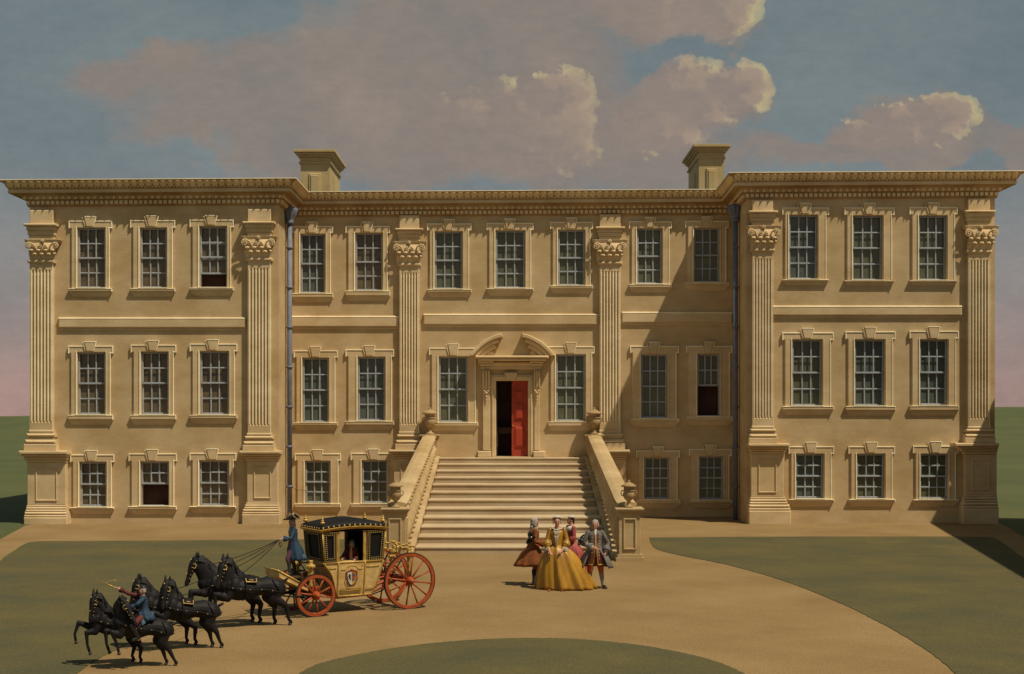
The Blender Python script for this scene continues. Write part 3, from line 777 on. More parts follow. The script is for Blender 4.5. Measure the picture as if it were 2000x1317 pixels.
# pavilion out of the frame to the right, the corner of which shades the end of the wing
pv = empty('garden_pavilion', (21.4,-3.4,0), radians(-10))
tag(pv, 'plain limestone pavilion beyond the right edge, shading the end of the right wing', 'pavilion')
b = MB(); b.box(0,7,-23.5,0,-.05,8.3); b.box(-.06,7.06,-23.56,.06,-.05,.6); b.build('wall', M['wall'], pv)
b = MB(); b.box(-.12,7.12,-23.62,.12,8.3,8.5); b.box(-.25,7.25,-23.75,.25,8.5,8.75); b.box(-.4,7.4,-23.9,.4,8.75,9.1); b.build('cornice', M['trim'], pv)
for k in range(5):
    yy = -2.6-4.4*k; b = MB(); b.box(-.03,.03,yy-.55,yy+.55,2.2,4.4); b.build('window', M['olive'], pv)
    b = MB(); b.box(-.08,.02,yy-.75,yy-.553,2.0,4.6); b.box(-.08,.02,yy+.553,yy+.75,2.0,4.6); b.box(-.08,.02,yy-.55,yy+.55,4.403,4.6); b.box(-.12,.02,yy-.8,yy+.8,1.9,1.998); b.build('surround', M['trim'], pv)
# ================================================================ ground
def sheet(name, pts, z, mat_, thick=0, kind='structure'):
    """flat sheet from outline points (x, y); tessellated"""
    vs = [Vector((x,y,0)) for x,y in pts]; tri = geometry.tessellate_polygon([vs])
    b = MB(); b.add([(x,y,z) for x,y in pts], [tuple(t) for t in tri])
    if thick:
        n = len(pts); o = len(b.v)
        b.add([(x,y,z) for x,y in pts]+[(x,y,z-thick) for x,y in pts], [(i,(i+1)%n,n+(i+1)%n,n+i) for i in range(n)])
    o = b.build(name, mat_); 
    me = o.data
    bm = bmesh.new(); bm.from_mesh(me)
    for f in bm.faces:
        if abs(f.normal.z) > .5 and f.normal.z < 0: f.normal_flip()
    bm.to_mesh(me); bm.free()
    if kind: tag(o, kind=kind)
    return o
def smooth_px(pts, n=10, jit=.0):
    """catmull-rom through photo pixels, on the ground"""
    P = [Vector(GP(*p)) for p in pts]; out = []
    for i in range(len(P)-1):
        p0,p1,p2,p3 = P[max(i-1,0)],P[i],P[i+1],P[min(i+2,len(P)-1)]
        for k in range(n):
            t = k/n; q = .5*((2*p1)+(p2-p0)*t+(2*p0-5*p1+4*p2-p3)*t*t+(3*p1-p0-3*p2+p3)*t**3)
            out.append((q.x+random.uniform(-jit,jit), q.y+random.uniform(-jit,jit)))
    out.append(tuple(P[-1])); return out
b = MB(); R = 1600
b.add([(-R,-120,0),(R,-120,0),(R,R,0),(-R,R,0)], [(0,1,2,3)]); tag(b.build('ground', M['meadow']), kind='structure')
# gravel forecourt : widening path each side of the house front
gl = [(WX(50,-4.4), 1.0), (WX(50,-4.4),-4.4)] + [GP(0,1054), (-17.2,YS(-10)), (-16.4,YS(-16)), (-15.4,YS(-24)), (-15,-53), (15,-53), (15.4,YS(-26)), (16.6,YS(-18)), (18.0,YS(-9.5))] + [GP(2000,1050), GP(1957,1024), (WX(1957,-3.0),1.0)]
sheet('gravel_forecourt', gl, .006, M['gravel'])
# left lawn
JT = .014
ll = [GP(0,1097)] + smooth_px([(0,1097),(22,1080),(50,1063),(68,1059),(90,1058)],8,JT)[1:] + smooth_px([(90,1058),(300,1057),(560,1055),(735,1055),(752,1060)],16,JT)[1:] + \
     smooth_px([(752,1060),(735,1075),(700,1088),(640,1103),(560,1124),(470,1157),(380,1196),(290,1240),(215,1276),(150,1317),(60,1400)],16,JT)[1:] + [(-13,YS(-35)), (-14.2,YS(-24))]
sheet('left_lawn', ll, .018, M['grass'], .018)
rl = smooth_px([(1268,1051),(1400,1050),(1600,1049),(1800,1049),(1925,1050),(1944,1053),(1965,1066),(2000,1092)],16,JT) + [(15.6,YS(-16)),(14.6,YS(-26)),(13.5,YS(-34))] + \
     list(reversed(smooth_px([(1268,1051),(1272,1063),(1284,1074),(1330,1086),(1420,1104),(1520,1132),(1620,1170),(1720,1218),(1800,1265),(1860,1312),(1930,1390)],16,JT)))[:-1]
sheet('right_lawn', rl, .018, M['grass'], .018)
ol = smooth_px([(540,1360),(600,1308),(680,1284),(780,1266),(900,1253),(1020,1248),(1130,1250),(1250,1262),(1360,1283),(1430,1306),(1500,1345)],20,JT)
cxy = GP(1040,1500); ol += [(ol[-1][0]-.6, ol[-1][1]-3), (ol[0][0]+.8, ol[0][1]-3)]
sheet('oval_lawn', ol, .018, M['grass'], .018)
# low green hills closing the view on both sides
def hills(x0, x1, y, h, seed):
    b = MB(); n = 60; rings = []; random.seed(seed); ph = [random.uniform(0,6) for _ in range(4)]
    for k in range(n+1):
        x = x0+(x1-x0)*k/n; e = min(1, 6*k/n, 6*(1-k/n)); hh = (h+.5*sin(x*.02+ph[0])+.2*sin(x*.07+ph[1]))*e+.05
        rings.append([(x,y-120,-.3),(x,y-70,hh*.35),(x,y-30,hh*.8),(x,y,hh),(x,y+40,hh*.7),(x,y+90,-.3)])
    b.loft(rings, closed=False, cap=False); tag(b.build('hills', M['meadow'], smooth=True), kind='structure')
hills(-420, -40, 330, 4.6, 3)
hills(40, 420, 330, 6.3, 5)
# ================================================================ people
def V(*a): return Vector(a)
def hand(b, w, d, up, curl=.5, s=1.0, thumb=1):
    """palm and five separate fingers from wrist w along d; up = back of the hand"""
    d = Vector(d).normalized(); up = Vector(up); up = (up-d*up.dot(d)).normalized(); sd = d.cross(up)
    n0 = len(b.v)
    b.limb([w, w+d*.045*s, w+d*.075*s], [.020*s,.026*s,.026*s], 8)
    for k,(o,L) in enumerate(((-.024,.068),(-.009,.080),(.008,.074),(.023,.058))):
        p = w+d*.085*s+sd*(o*s*1.25); q = p+(d*(1-.3*curl)-up*curl*.5)*(L*.5*s); r = q+(d*(.7-curl)-up*(curl*1.2))*(L*.5*s)
        b.limb([p,q,r],[.0095*s,.0088*s,.0078*s],6)
    p = w+d*.03*s-sd*(.022*s*thumb); q = p+(d*.6-sd*.8*thumb-up*.2)*.035*s; r = q+(d*.9-sd*.25*thumb-up*.3)*.03*s
    b.limb([p,q,r],[.012*s,.0105*s,.009*s],6)
def person(label, loc, rz, s=1.0, feet=((.0,.10),(.05,-.10)), arms=None, head_yaw=0, head_tilt=0, lean=0.0, knees=None, hip=.90, seated=False, skirted=False, hands_z=None):
    """figure facing +x, left +y. arms : ((elbow),(hand),(hand dir)) for left, right. returns root and key points"""
    root = empty('person', loc, rz); root.scale = (s,s,s); tag(root, label, 'person')
    b = MB(); P = {}
    hz = hip; P['hip'] = V(0,0,hz); up = V(sin(lean),0,cos(lean))
    ch = P['hip']+up*.42; P['chest'] = ch; nk = P['hip']+up*.57; hd = P['hip']+up*.70+V(.015,0,0); P['head'] = hd; P['neck'] = nk
    b.limb([P['hip']-up*.02, P['hip']+up*.14, P['hip']+up*.28, ch-up*.02, ch+up*.07], [(.155,.11),(.125,.09),(.145,.10),(.165,.105),(.12,.075)])
    b.limb([ch+up*.06, nk+up*.03, hd-up*.04], [.075,.052,.050])
    n0 = len(b.v)
    b.ball((0,0,.02), (.088,.073,.098), 16, 12); b.ball((.02,0,-.045), (.066,.056,.068), 12, 9)      # skull, jaw
    b.limb([(.080,0,.035),(.098,0,-.005),(.090,0,-.018)], [.010,.014,.012], 6)                        # nose
    b.ball((.083,0,-.040), (.012,.024,.006), 8, 5); b.ball((.081,0,-.051), (.012,.020,.007), 8, 5)      # lips
    b.ball((.070,0,-.080), (.022,.022,.018), 8, 6)                                                    # chin
    for q in (-1,1): b.ball((.0,q*.074,.0), (.018,.010,.028), 8, 6); b.ball((.072,q*.030,.036), (.016,.022,.007), 8, 5); b.ball((.066,q*.037,-.02), (.02,.02,.022), 8, 6)
    Mh = Matrix.Translation(hd) @ Matrix.Rotation(head_yaw,4,'Z') @ Matrix.Rotation(lean*.5+head_tilt,4,'Y')
    b.xform(Mh, n0); P['Mh'] = Mh
    for q,(sd) in enumerate((1,-1)):
        sh = ch+up*.085+V(0,sd*.17,0); P['sh%d'%q] = sh
        if arms and arms[q]:
            e, w, d = [Vector(t) for t in arms[q]]
            b.limb([sh, sh.lerp(e,.5), e, e.lerp(w,.5), w], [.058,.050,.040,.036,.025])
            hand(b, w, d, V(0,0,1) if abs(d.z)<.8 else V(0,sd,0), .5, 1.0, sd)
            P['el%d'%q] = e; P['wr%d'%q] = w
        fx, fy = feet[q][0], feet[q][1]; fz = feet[q][2] if len(feet[q])>2 else 0
        an = V(fx,fy,fz+.085); hj = P['hip']+V(0,sd*.09,-.02)
        kn = Vector(knees[q]) if knees else hj.lerp(an,.5)+V(.035,0,.0)
        P['kn%d'%q] = kn; P['an%d'%q] = an; P['hj%d'%q] = hj
        b.limb([hj, hj.lerp(kn,.5), kn, kn.lerp(an,.3)+V(-.02,0,0), kn.lerp(an,.7), an], [.095,.080,.056,.058,.042,.036])
        toe = V(.14,0,-.045) if not seated else V(.13,0,-.045)
        ft = (feet[q][3] if len(feet[q])>3 else 0); toe = Matrix.Rotation(ft,3,'Z') @ toe
        b.limb([an+V(0,0,-.05), an+toe*.6, an+toe], [.036,.036,.028])
        P['toe%d'%q] = toe
    bo = b.remeshed('body', M['skin'], root, .0085, 3)
    # eyes and brows
    for q in (-1,1):
        e = MB(); e.ball((.0795,q*.030,.018), (.010,.014,.007), 8, 6); e.xform(Mh); e.build('eye', M['shoe'], root, smooth=True)
    return root, P
def ring(c, rx, ry, n=28, rot=0, folds=0, amp=0, tilt=0, ph=0):
    out = []
    for i in range(n):
        a = 2*pi*i/n; k = 1+amp*cos(folds*a+ph)
        x, y = rx*k*cos(a), ry*k*sin(a); out.append((c[0]+x*cos(rot)-y*sin(rot), c[1]+x*sin(rot)+y*cos(rot), c[2]+tilt*x))
    return out
def sleeve(root, P, q, m, r=(.066,.062,.055,.052,.052), cuff=None, upto=1.0, cuffmat=None, name='sleeve'):
    b = MB(); sh, e, w = P['sh%d'%q], P['el%d'%q], P['wr%d'%q]
    w2 = e.lerp(w, upto)
    b.limb([sh+V(0,0,0), sh.lerp(e,.5), e, e.lerp(w2,.5), w2], list(r), 12); 
    if cuff: 
        d = (w2-e).normalized(); b.tube([w2-d*.11, w2-d*.09, w2+d*.005, w2+d*.008], [r[-1]*1.0, cuff, cuff*1.12, cuff*.8], 12)
    b.remeshed(name, m, root, .013, 3)
    b = MB(); d = (w2-e).normalized(); b.tube([w2-d*.02, w2+d*.01, w2+d*.04], [.040,.052,.046], 12); 
    for k in range(9): 
        a = k*2*pi/9; t = d.orthogonal().normalized(); u = d.cross(t); b.ball(w2+d*.035+(t*cos(a)+u*sin(a))*.045, .014, 6, 4)
    b.build('lace_cuff', M['white'], root, smooth=True)
def legs(root, P, mb_, ms, mshoe, kneez=None):
    for q in (0,1):
        b = MB(); hj, kn, an, toe = P['hj%d'%q], P['kn%d'%q], P['an%d'%q], P['toe%d'%q]
        b.limb([hj, hj.lerp(kn,.5), kn, kn.lerp(an,.12)], [.115,.098,.073,.066], 14); b.remeshed('breeches_leg', mb_, root, .014, 3)
        b = MB(); b.limb([kn.lerp(an,.10), kn.lerp(an,.3)+V(-.02,0,0), kn.lerp(an,.7), an], [.062,.064,.048,.042], 12); b.remeshed('stocking', ms, root, .012, 3)
        b = MB(); b.limb([an+V(-.03,0,-.045), an+toe*.55+V(0,0,.004), an+toe*1.12], [(.042,.04),(.044,.036),(.032,.024)], 10); b.box(an.x-.065,an.x-.015,an.y-.03,an.y+.03,an.z-.085,an.z-.03)
        b.remeshed('shoe', mshoe, root, .010, 2)
        b = MB(); b.ball(an+toe*.5+V(0,0,.040), (.02,.022,.008), 6, 4); b.build('buckle', M['gold'], root, smooth=True)
def coat(root, P, m, hem=.52, flare=(.30,.34), open_=.55, side=0, z_w=1.10, name='coat', back=0.0, rot=0, buttons=True, chest=(.125,.185), folds=9):
    """skirted coat, open in front by the angle open_ ; front is +x"""
    b = MB(); n = 40; rings = []
    hip = P['hip']; ch = P['chest']
    lv = [(P['neck'].z-.015, .06,.085, .20), (P['neck'].z-.05,.085,.15,.25), (ch.z+.06, chest[0]*.95,chest[1]*1.02,.25),(ch.z-.05,chest[0],chest[1]*.92,.3),(z_w, chest[0]*.92,chest[1]*.82,.32),
          (z_w-.12,.15,.185,.5),((z_w+hem)/2+.02,.19+(flare[0]-.19)*.45,.21+(flare[1]-.21)*.45,open_*.9),(hem+.08,flare[0]*.93,flare[1]*.94,open_),(hem,flare[0],flare[1],open_*1.05)]
    for k,(z,rx,ry,op) in enumerate(lv):
        r = []; u = (lv[0][0]-z)/(lv[0][0]-hem); ctr = V(hip.x*(u)+ch.x*(1-u)-back*u*u,0,z)
        for i in range(n+1):
            a = op+(2*pi-2*op)*i/n; f = 1+(.09*u*u*u)*cos(folds*a) if k > 4 else 1
            x, y = rx*f*cos(a), ry*f*sin(a); xx, yy = x*cos(rot*u)-y*sin(rot*u), x*sin(rot*u)+y*cos(rot*u)
            r.append((ctr.x+xx, yy, z))
        rings.append(r)
    b.loft(rings, cap=False, closed=False)
    o = b.build(name, m, root, smooth=True, solid=.016)
    if buttons:
        b = MB()
        for sd in (1,-1):
            for k in range(9):
                z = ch.z+.04-.075*k; rx = chest[0]*1.0 if z > z_w-.05 else chest[0]+.12*(z_w-z); a = sd*.42
                b.ball((P['hip'].x+ (P['chest'].x-P['hip'].x)*max(0,(z-.9)/.5)+rx*cos(a)*1.06, chest[1]*.95*sin(a)*1.25, z), .012, 6, 4)
        b.build('coat_buttons', M['stud'], root, smooth=True)
    return o
def waistcoat(root, P, m, hem=.66, trim=None, z_w=1.1):
    b = MB(); ch = P['chest']; rings = []; n = 26
    lv = [(P['neck'].z-.04,.075,.11),(ch.z,.115,.15),(z_w,.115,.145),(z_w-.12,.145,.17),(hem,.185,.215)]
    for k,(z,rx,ry) in enumerate(lv):
        u = (lv[0][0]-z)/(lv[0][0]-hem); cx = P['hip'].x*u+ch.x*(1-u); o_ = .0 if k < 3 else .10*(k-2)
        rings.append([(cx+rx*cos(a),ry*sin(a),z) for a in [o_+.001+(2*pi-2*o_-.002)*i/n for i in range(n+1)]])
    b.loft(rings, cap=False, closed=False); w_ = b.build('waistcoat', m, root, smooth=True, solid=.01)
    if trim:
        for sd in (1,-1):
            t = MB(); pts = []
            for k,(z,rx,ry) in enumerate(lv):
                u = (lv[0][0]-z)/(lv[0][0]-hem); cx = P['hip'].x*u+ch.x*(1-u); o_ = (.03 if k<3 else .10*(k-2)+.05)*sd
                pts.append((cx+(rx+.012)*cos(o_),(ry+.012)*sin(o_),z))
            z,rx,ry = lv[-1]; 
            for q in range(1,7):
                a = sd*(.25+.16*q); pts.append((P['hip'].x+(rx+.01)*cos(a),(ry+.01)*sin(a),z))
            t.tube(pts, .014, 6); t.build('gold_trim', trim, w_, smooth=True)
def wig(root, P, m, long=0, tail=False, cap=False, puff=1.0, hairm=None, front=.035):
    b = MB()
    b.ball((-.018,0,.045), (.095*puff,.090*puff,.090*puff), 14, 10)
    b.ball((-.04,0,-.01), (.075*puff,.088*puff,.085*puff), 12, 9)
    for sd in (-1,1):
        b.ball((-.002,sd*.082,.005), (.032,.022,.032), 8, 6); b.ball((.0,sd*.084,-.035), (.030,.022,.028), 8, 6)
        if long:
            for k in range(int(7*long)): b.ball((-.005+.012*sin(k*1.7)-.01*k*.3,sd*(.080+.008*cos(k*2.1)+.004*k),-.06-.037*k), (.034,.032,.030), 8, 6)
    if long:
        for k in range(int(8*long)): b.ball((-.075-.006*k,.02*sin(k*2),-.03-.036*k), (.045,.075,.035), 8, 6)
    if tail: b.limb([(-.09,0,-.04),(-.11,0,-.12),(-.10,0,-.22)],[.03,.022,.014])
    # keep the face clear
    b.xform(P['Mh'])
    return b.remeshed('wig', m, root, .012, 1)
def tricorn(name, loc, rz, s=1.0, tilt=(0,0), parent=None, trim=None, scale=1.0):
    r = empty(name, loc, rz, parent); r.rotation_euler = (tilt[0], tilt[1], rz); r.scale = (s,s,s)
    b = MB(); b.lathe([(.10,0),(.105,.03),(.10,.08),(.075,.115),(.02,.13)], n=20)
    n = 48; rings = []
    for (t) in (0,.25,.5,.75,1.0):
        rg = []
        for i in range(n):
            a = 2*pi*i/n; R_ = .10+t*(.135+.055*cos(3*a)); zz = .004+t*t*(.095-.085*cos(3*a)); inw = t*t*(.05-.05*cos(3*a))
            rg.append(((R_-inw)*cos(a),(R_-inw)*sin(a),zz))
        rings.append(rg)
    b.loft(rings, cap=False); b.build('felt', M['shoe'], r, smooth=True, solid=.008)
    if trim:
        t_ = MB(); rg = rings[-1]; t_.tube([rg[i] for i in range(0,n)]+[rg[0]], .008, 6, cap=False); t_.build('gold_braid', trim, r, smooth=True)
    return r

# --- gentleman in brown, in profile, looking right
X,Y = GP(1042,1143); s = .965
root, P = person('man in a rust brown flared coat and long pale wig, far left of the group', (X,Y,0), radians(12), s,
    feet=((.10,.08,0,-.1),(-.02,-.10,0,-.3)), arms=(((.10,.22,1.13),(.33,.14,1.02),(1,-.2,-.1)),((-.02,-.26,1.14),(.25,-.22,1.06),(1,.1,-.15))), head_yaw=0, lean=.03)
legs(root, P, M['orange'], M['greenstock'], M['shoe'])
coat(root, P, M['browncoat'], hem=.50, flare=(.40,.30), open_=.42, back=.10)
for q in (0,1): sleeve(root, P, q, M['browncoat'], cuff=.085, upto=.86)
waistcoat(root, P, M['orange'], hem=.72)
wig(root, P, M['wig'], long=1.0, puff=1.08)
b = MB(); b.limb([P['neck']+V(.06,0,-.0), P['chest']+V(.125,0,.02), P['chest']+V(.125,0,-.1)],[(.035,.02),(.032,.018),(.022,.014)]); b.remeshed('cravat', M['white'], root, .01, 1)
Mw = Matrix.Translation((X,Y,0)) @ Matrix.Rotation(radians(12),4,'Z')
p = Mw @ (V(-.13,-.25,1.22)*s)
h = tricorn('tricorn_hat', p, radians(12), s*.62, (radians(80),radians(10))); tag(h, 'black folded tricorn hat tucked under the arm of the man in brown', 'hat')

# --- lady in yellow silk, facing us
X,Y = GP(1088,1151); s = 1.0
root, P = person('lady in a wide yellow silk gown and white cap, hands held low', (X,Y,0), radians(-95), s,
    feet=((.09,.12,0,0),(.09,-.13,0,0)), arms=(((.06,.25,1.13),(.24,.13,.96),(.8,-.55,-.45)),((.06,-.25,1.13),(.22,-.17,.94),(.75,.45,-.5))), head_yaw=radians(8), head_tilt=.05, hip=.93)
def gown(root, P, m, sk, mfront=None, hemz=.035, name='gown'):
    b = MB(); ch = P['chest']
    b.loft([ring((ch.x,0,ch.z+.10),.07,.13), ring((ch.x,0,ch.z+.05),.115,.175), ring((ch.x+.01,0,ch.z-.06),.13,.155), ring((0,0,1.10),.10,.125), ring((0,0,1.03),.115,.14), ring((0,0,.98),.15,.19)], cap=False)
    bd = b.build('bodice', m, root, smooth=True, solid=.01)
    b = MB(); n = 120; rings = []
    for k,(z,cx,cy,rx,ry,fo) in enumerate(sk):
        u = k/(len(sk)-1); r = []
        for i in range(n):
            a = 2*pi*i/n; f = 1+fo*(.55*cos(11*a+.6)+.35*cos(19*a+2)+.3*cos(7*a+k*.12)); r.append((cx+rx*f*cos(a), cy+ry*f*sin(a), z+ (.02*cos(9*a) if 0<k<len(sk)-1 else 0)))
        rings.append(r)
    b.loft(rings, cap=False); b.build('skirt', m, root, smooth=True, solid=.01)
    return bd
bd = gown(root, P, M['yellow'], [(1.08,0,0,.10,.125,0),(1.02,0,.01,.16,.20,.01),(.94,-.01,.02,.22,.32,.03),(.80,-.02,.05,.29,.42,.05),(.62,-.04,.08,.34,.50,.07),(.42,-.06,.12,.39,.58,.09),(.22,-.08,.17,.44,.65,.105),(.08,-.10,.20,.47,.69,.115),(.025,-.10,.21,.48,.71,.12)])
for q in (0,1):
    sleeve(root, P, q, M['yellow'], r=(.062,.062,.062,.072,.078), cuff=.09, upto=.32)
    b = MB(); e,w = P['el%d'%q],P['wr%d'%q]; d = (w-e).normalized(); c = e.lerp(w,.42)
    for k in range(26):
        a = k*2.4; b.ball(c+V(.06*cos(a),.06*sin(a),-.03-.10*(k/26)), (.022,.022,.018), 6, 4)
    b.remeshed('lace_ruffle', M['white'], root, .012, 1)
b = MB(); ch = P['chest']     # stomacher with lacing, white neckline
b.add([(ch.x+.115,-.075,ch.z+.08),(ch.x+.115,.075,ch.z+.08),(ch.x+.165,.045,ch.z-.08),(.135,.012,.99),(.135,-.012,.99),(ch.x+.165,-.045,ch.z-.08)],[(0,1,2,5),(5,2,3,4)])
b.build('stomacher', M['white'], root, solid=.012)
b = MB()
for k in range(9): z = ch.z+.04-.045*k; w_ = .06*(1-k/10); b.tube([(ch.x+.150-.0*k,-w_,z),(ch.x+.165,0,z-.012),(ch.x+.150,w_,z)], .008, 5)
b.build('lacing', M['yellow'], root)
b = MB(); 
for k in range(14): a = -1.35+2.7*k/13; b.ball((ch.x+.11*cos(a)+.01, .155*sin(a)*.75, ch.z+.085+.045*abs(sin(a))), .02, 6, 4)
b.remeshed('neck_frill', M['white'], root, .01, 1)
b = MB(); b.ball((-.03,0,.05), (.085,.083,.085), 14, 10); b.xform(P['Mh']); b.remeshed('hair', M['wood'], root, .01, 1)
b = MB()
for k in range(18): a = 2*pi*k/18; b.ball((-.025+.080*cos(a), .098*sin(a), .085-.035*cos(a)*-1), (.026,.026,.020), 7, 5)
b.ball((-.04,0,.115), (.075,.075,.035), 10, 7)
for sd in (-1,1):
    for k in range(4): b.ball((-.045,sd*(.095),.06-.035*k), (.022,.016,.022), 6, 5)
b.xform(P['Mh']); b.remeshed('lace_cap', M['white'], root, .011, 1)
b = MB()
for yy in (.14,-.17): b.limb([(.36,yy,.026),(.44,yy,.024),(.50,yy,.022)],[(.034,.02),(.032,.02),(.018,.014)],8)
b.build('slipper', M['wheel'], root, smooth=True)
b = MB(); b.tube([P['wr0']+V(.09,-.05,-.05), P['wr1']+V(.08,.06,-.05)], [.012,.02], 8, flat=.6); 
# --- second lady, rose red, standing behind to the right, looking left
X,Y = GP(1115,1132); s = .93
root, P = person('lady in a rose red gown behind the lady in yellow, looking left', (X,Y,0), radians(205), s,
    feet=((.05,.10),(.05,-.10)), arms=(((.02,.22,1.16),(.20,.12,1.02),(.9,-.3,-.3)),((-.02,-.24,1.14),(.16,-.22,.98),(.9,.1,-.5))), head_yaw=radians(-10), hip=.93)
gown(root, P, M['pink'], [(1.08,0,0,.10,.125,0),(1.0,0,0,.17,.20,.01),(.90,-.03,0,.23,.27,.03),(.7,-.06,0,.30,.33,.05),(.42,-.08,0,.35,.38,.06),(.2,-.1,0,.39,.42,.07),(.03,-.1,0,.42,.46,.07)])
for q in (0,1): sleeve(root, P, q, M['pink'], r=(.060,.060,.060,.065,.07), cuff=.08, upto=.35)
b = MB(); ch = P['chest']; b.loft([ring((ch.x,0,ch.z+.12),.06,.09),ring((ch.x,0,ch.z+.08),.11,.16),ring((ch.x,0,ch.z+.0),.14,.19)], cap=False); b.build('kerchief', M['white'], root, smooth=True, solid=.01)
b = MB(); b.ball((-.03,0,.05), (.085,.083,.085), 14, 10); b.limb([(-.09,0,.0),(-.10,0,-.10)],[.035,.02]); b.xform(P['Mh']); b.remeshed('hair', M['wood'], root, .01, 1)
b = MB()
for k in range(16): a = 2*pi*k/16; b.ball((-.03+.080*cos(a), .092*sin(a), .090), (.024,.024,.020), 7, 5)
b.ball((-.04,0,.115), (.07,.07,.03), 10, 7); b.xform(P['Mh']); b.remeshed('lace_cap', M['white'], root, .011, 1)

# --- gentleman in grey, facing us
X,Y = GP(1162,1150); s = .97
root, P = person('man in a grey coat and lilac waistcoat edged in gold, right of the ladies', (X,Y,0), radians(-88), s,
    feet=((.02,.20,0,.5),(.03,-.16,0,-.5)), arms=(((-.02,.33,1.14),(.10,.26,.93),(.5,-.3,-.8)),((.02,-.30,1.12),(.22,-.05,1.04),(.3,.9,-.1))), head_yaw=radians(-14), lean=.0)
legs(root, P, M['wheel'], M['greystock'], M['shoe'])
coat(root, P, M['greycoat'], hem=.52, flare=(.33,.44), open_=.72, back=.05, folds=9)
for q in (0,1): sleeve(root, P, q, M['greycoat'], cuff=.095, upto=.82)
waistcoat(root, P, M['lilac'], hem=.62, trim=M['gold'])
wig(root, P, M['wig'], long=0, tail=True)
b = MB(); b.limb([P['neck']+V(.05,0,.0), P['chest']+V(.12,0,.04)],[(.04,.025),(.03,.015)]); b.remeshed('cravat', M['white'], root, .01, 1)
b = MB(); b.ball(P['neck']+V(-.03,.06,.03), (.03,.045,.03), 8, 6); b.build('wig_ribbon', M['shoe'], root, smooth=True)
b = MB(); b.limb([(.01,.36,.62),(.01,.40,.50),(.0,.43,.42)],[.012,.03,.05]); 
Mw = Matrix.Translation((X,Y,0)) @ Matrix.Rotation(radians(-88),4,'Z')
p = Mw @ (V(-.05,-.30,1.17)*s)
h = tricorn('tricorn_hat', p, radians(-70), s*.68, (radians(70),radians(25))); tag(h, 'black tricorn hat held under the elbow of the man in grey', 'hat')
# ================================================================ coach
CT = Vector((-.85,-.527,0)); CN = Vector((.527,-.85,0))      # forward, towards the near side
CO = Vector((-2.55,-26.12,0)); CR = atan2(-.527,-.85)
coach = empty('coach', CO, CR); tag(coach, 'gilded black roofed coach with red wheels and a coat of arms on its door', 'coach')
def CP(x,y,z): return CO+CT*x+CN*y+Vector((0,0,z))
CM = Matrix.Translation(CO) @ Matrix.Rotation(CR,4,'Z')
def wheel(x, y, R_, ns, label=None):
    r = empty('wheel', (x,y,R_), 0, coach)
    if label: tag(r, label)
    s_ = 1 if y > 0 else -1
    def tor(Ro, Ri, w, m, nm):
        b = MB(); n = 64; rings = []
        for i in range(n): a = 2*pi*i/n; rings.append([(q*cos(a), yy, q*sin(a)) for q,yy in ((Ro,-w/2),(Ro,w/2),(Ri+.006,w/2),(Ri,w/2-.008),(Ri,-w/2+.008),(Ri+.006,-w/2))])
        b.loft(rings+[rings[0]], cap=False); b.build(nm, m, r, angle=35)
    tor(R_, R_-.018, .064, M['tyre'], 'tyre'); tor(R_-.017, R_-.085, .058, M['wheel'], 'rim')
    for k in range(ns):
        a = 2*pi*(k+.3)/ns; b = MB(); b.tube([(.05*cos(a),0,.05*sin(a)),(R_*.5*cos(a),.004*s_,R_*.5*sin(a)),((R_-.075)*cos(a),0,(R_-.075)*sin(a))],[.024,.017,.020],8)
        b.build('spoke', M['wheel'], r, smooth=True)
    b = MB(); b.lathe([(.03,-.13),(.055,-.12),(.075,-.07),(.095,-.03),(.095,.03),(.072,.07),(.055,.12),(.045,.15),(.02,.165)], n=20); b.xform(Matrix.Rotation(radians(-90*s_),4,'X')); b.build('hub', M['wheel'], r, smooth=True)
HW = .47
wheel(0, .625, .615, 12); wheel(0, -.625, .615, 12); wheel(2.20, .62, .45, 10); wheel(2.20, -.60, .45, 10)
b = MB(); b.tube([(0,-.63,.615),(0,.63,.615)],.035,8); b.box(-.06,.06,-.45,.45,.56,.70); b.build('rear_axle', M['wheel'], coach, bevel=.01)
b = MB(); b.tube([(2.20,-.60,.45),(2.20,.62,.45)],.032,8); b.box(2.06,2.20,-.42,.42,.40,.52); b.box(2.0,2.26,-.36,.36,.52,.60); b.build('front_axle', M['wheel'], coach, bevel=.01)
b = MB()
for yy in (-.16,.16): b.tube([(-.05,yy,.64),(.35,yy,.50),(.8,yy,.33),(1.5,yy,.31),(1.85,yy,.44),(2.15,yy,.55)], .035, 8)
b.build('perch', M['wheel'], coach, smooth=True)
b = MB()   # rear springs / red stays
for yy in (-.34,.34): b.tube([(-.02,yy,.66),(.16,yy,.90),(.34,yy,1.0),(.47,yy,1.02)],[.03,.03,.025,.02],8); b.tube([(-.02,yy,.64),(.25,yy,.60),(.52,yy,.50)],.022,8)
b.build('rear_stay', M['wheel'], coach, smooth=True)
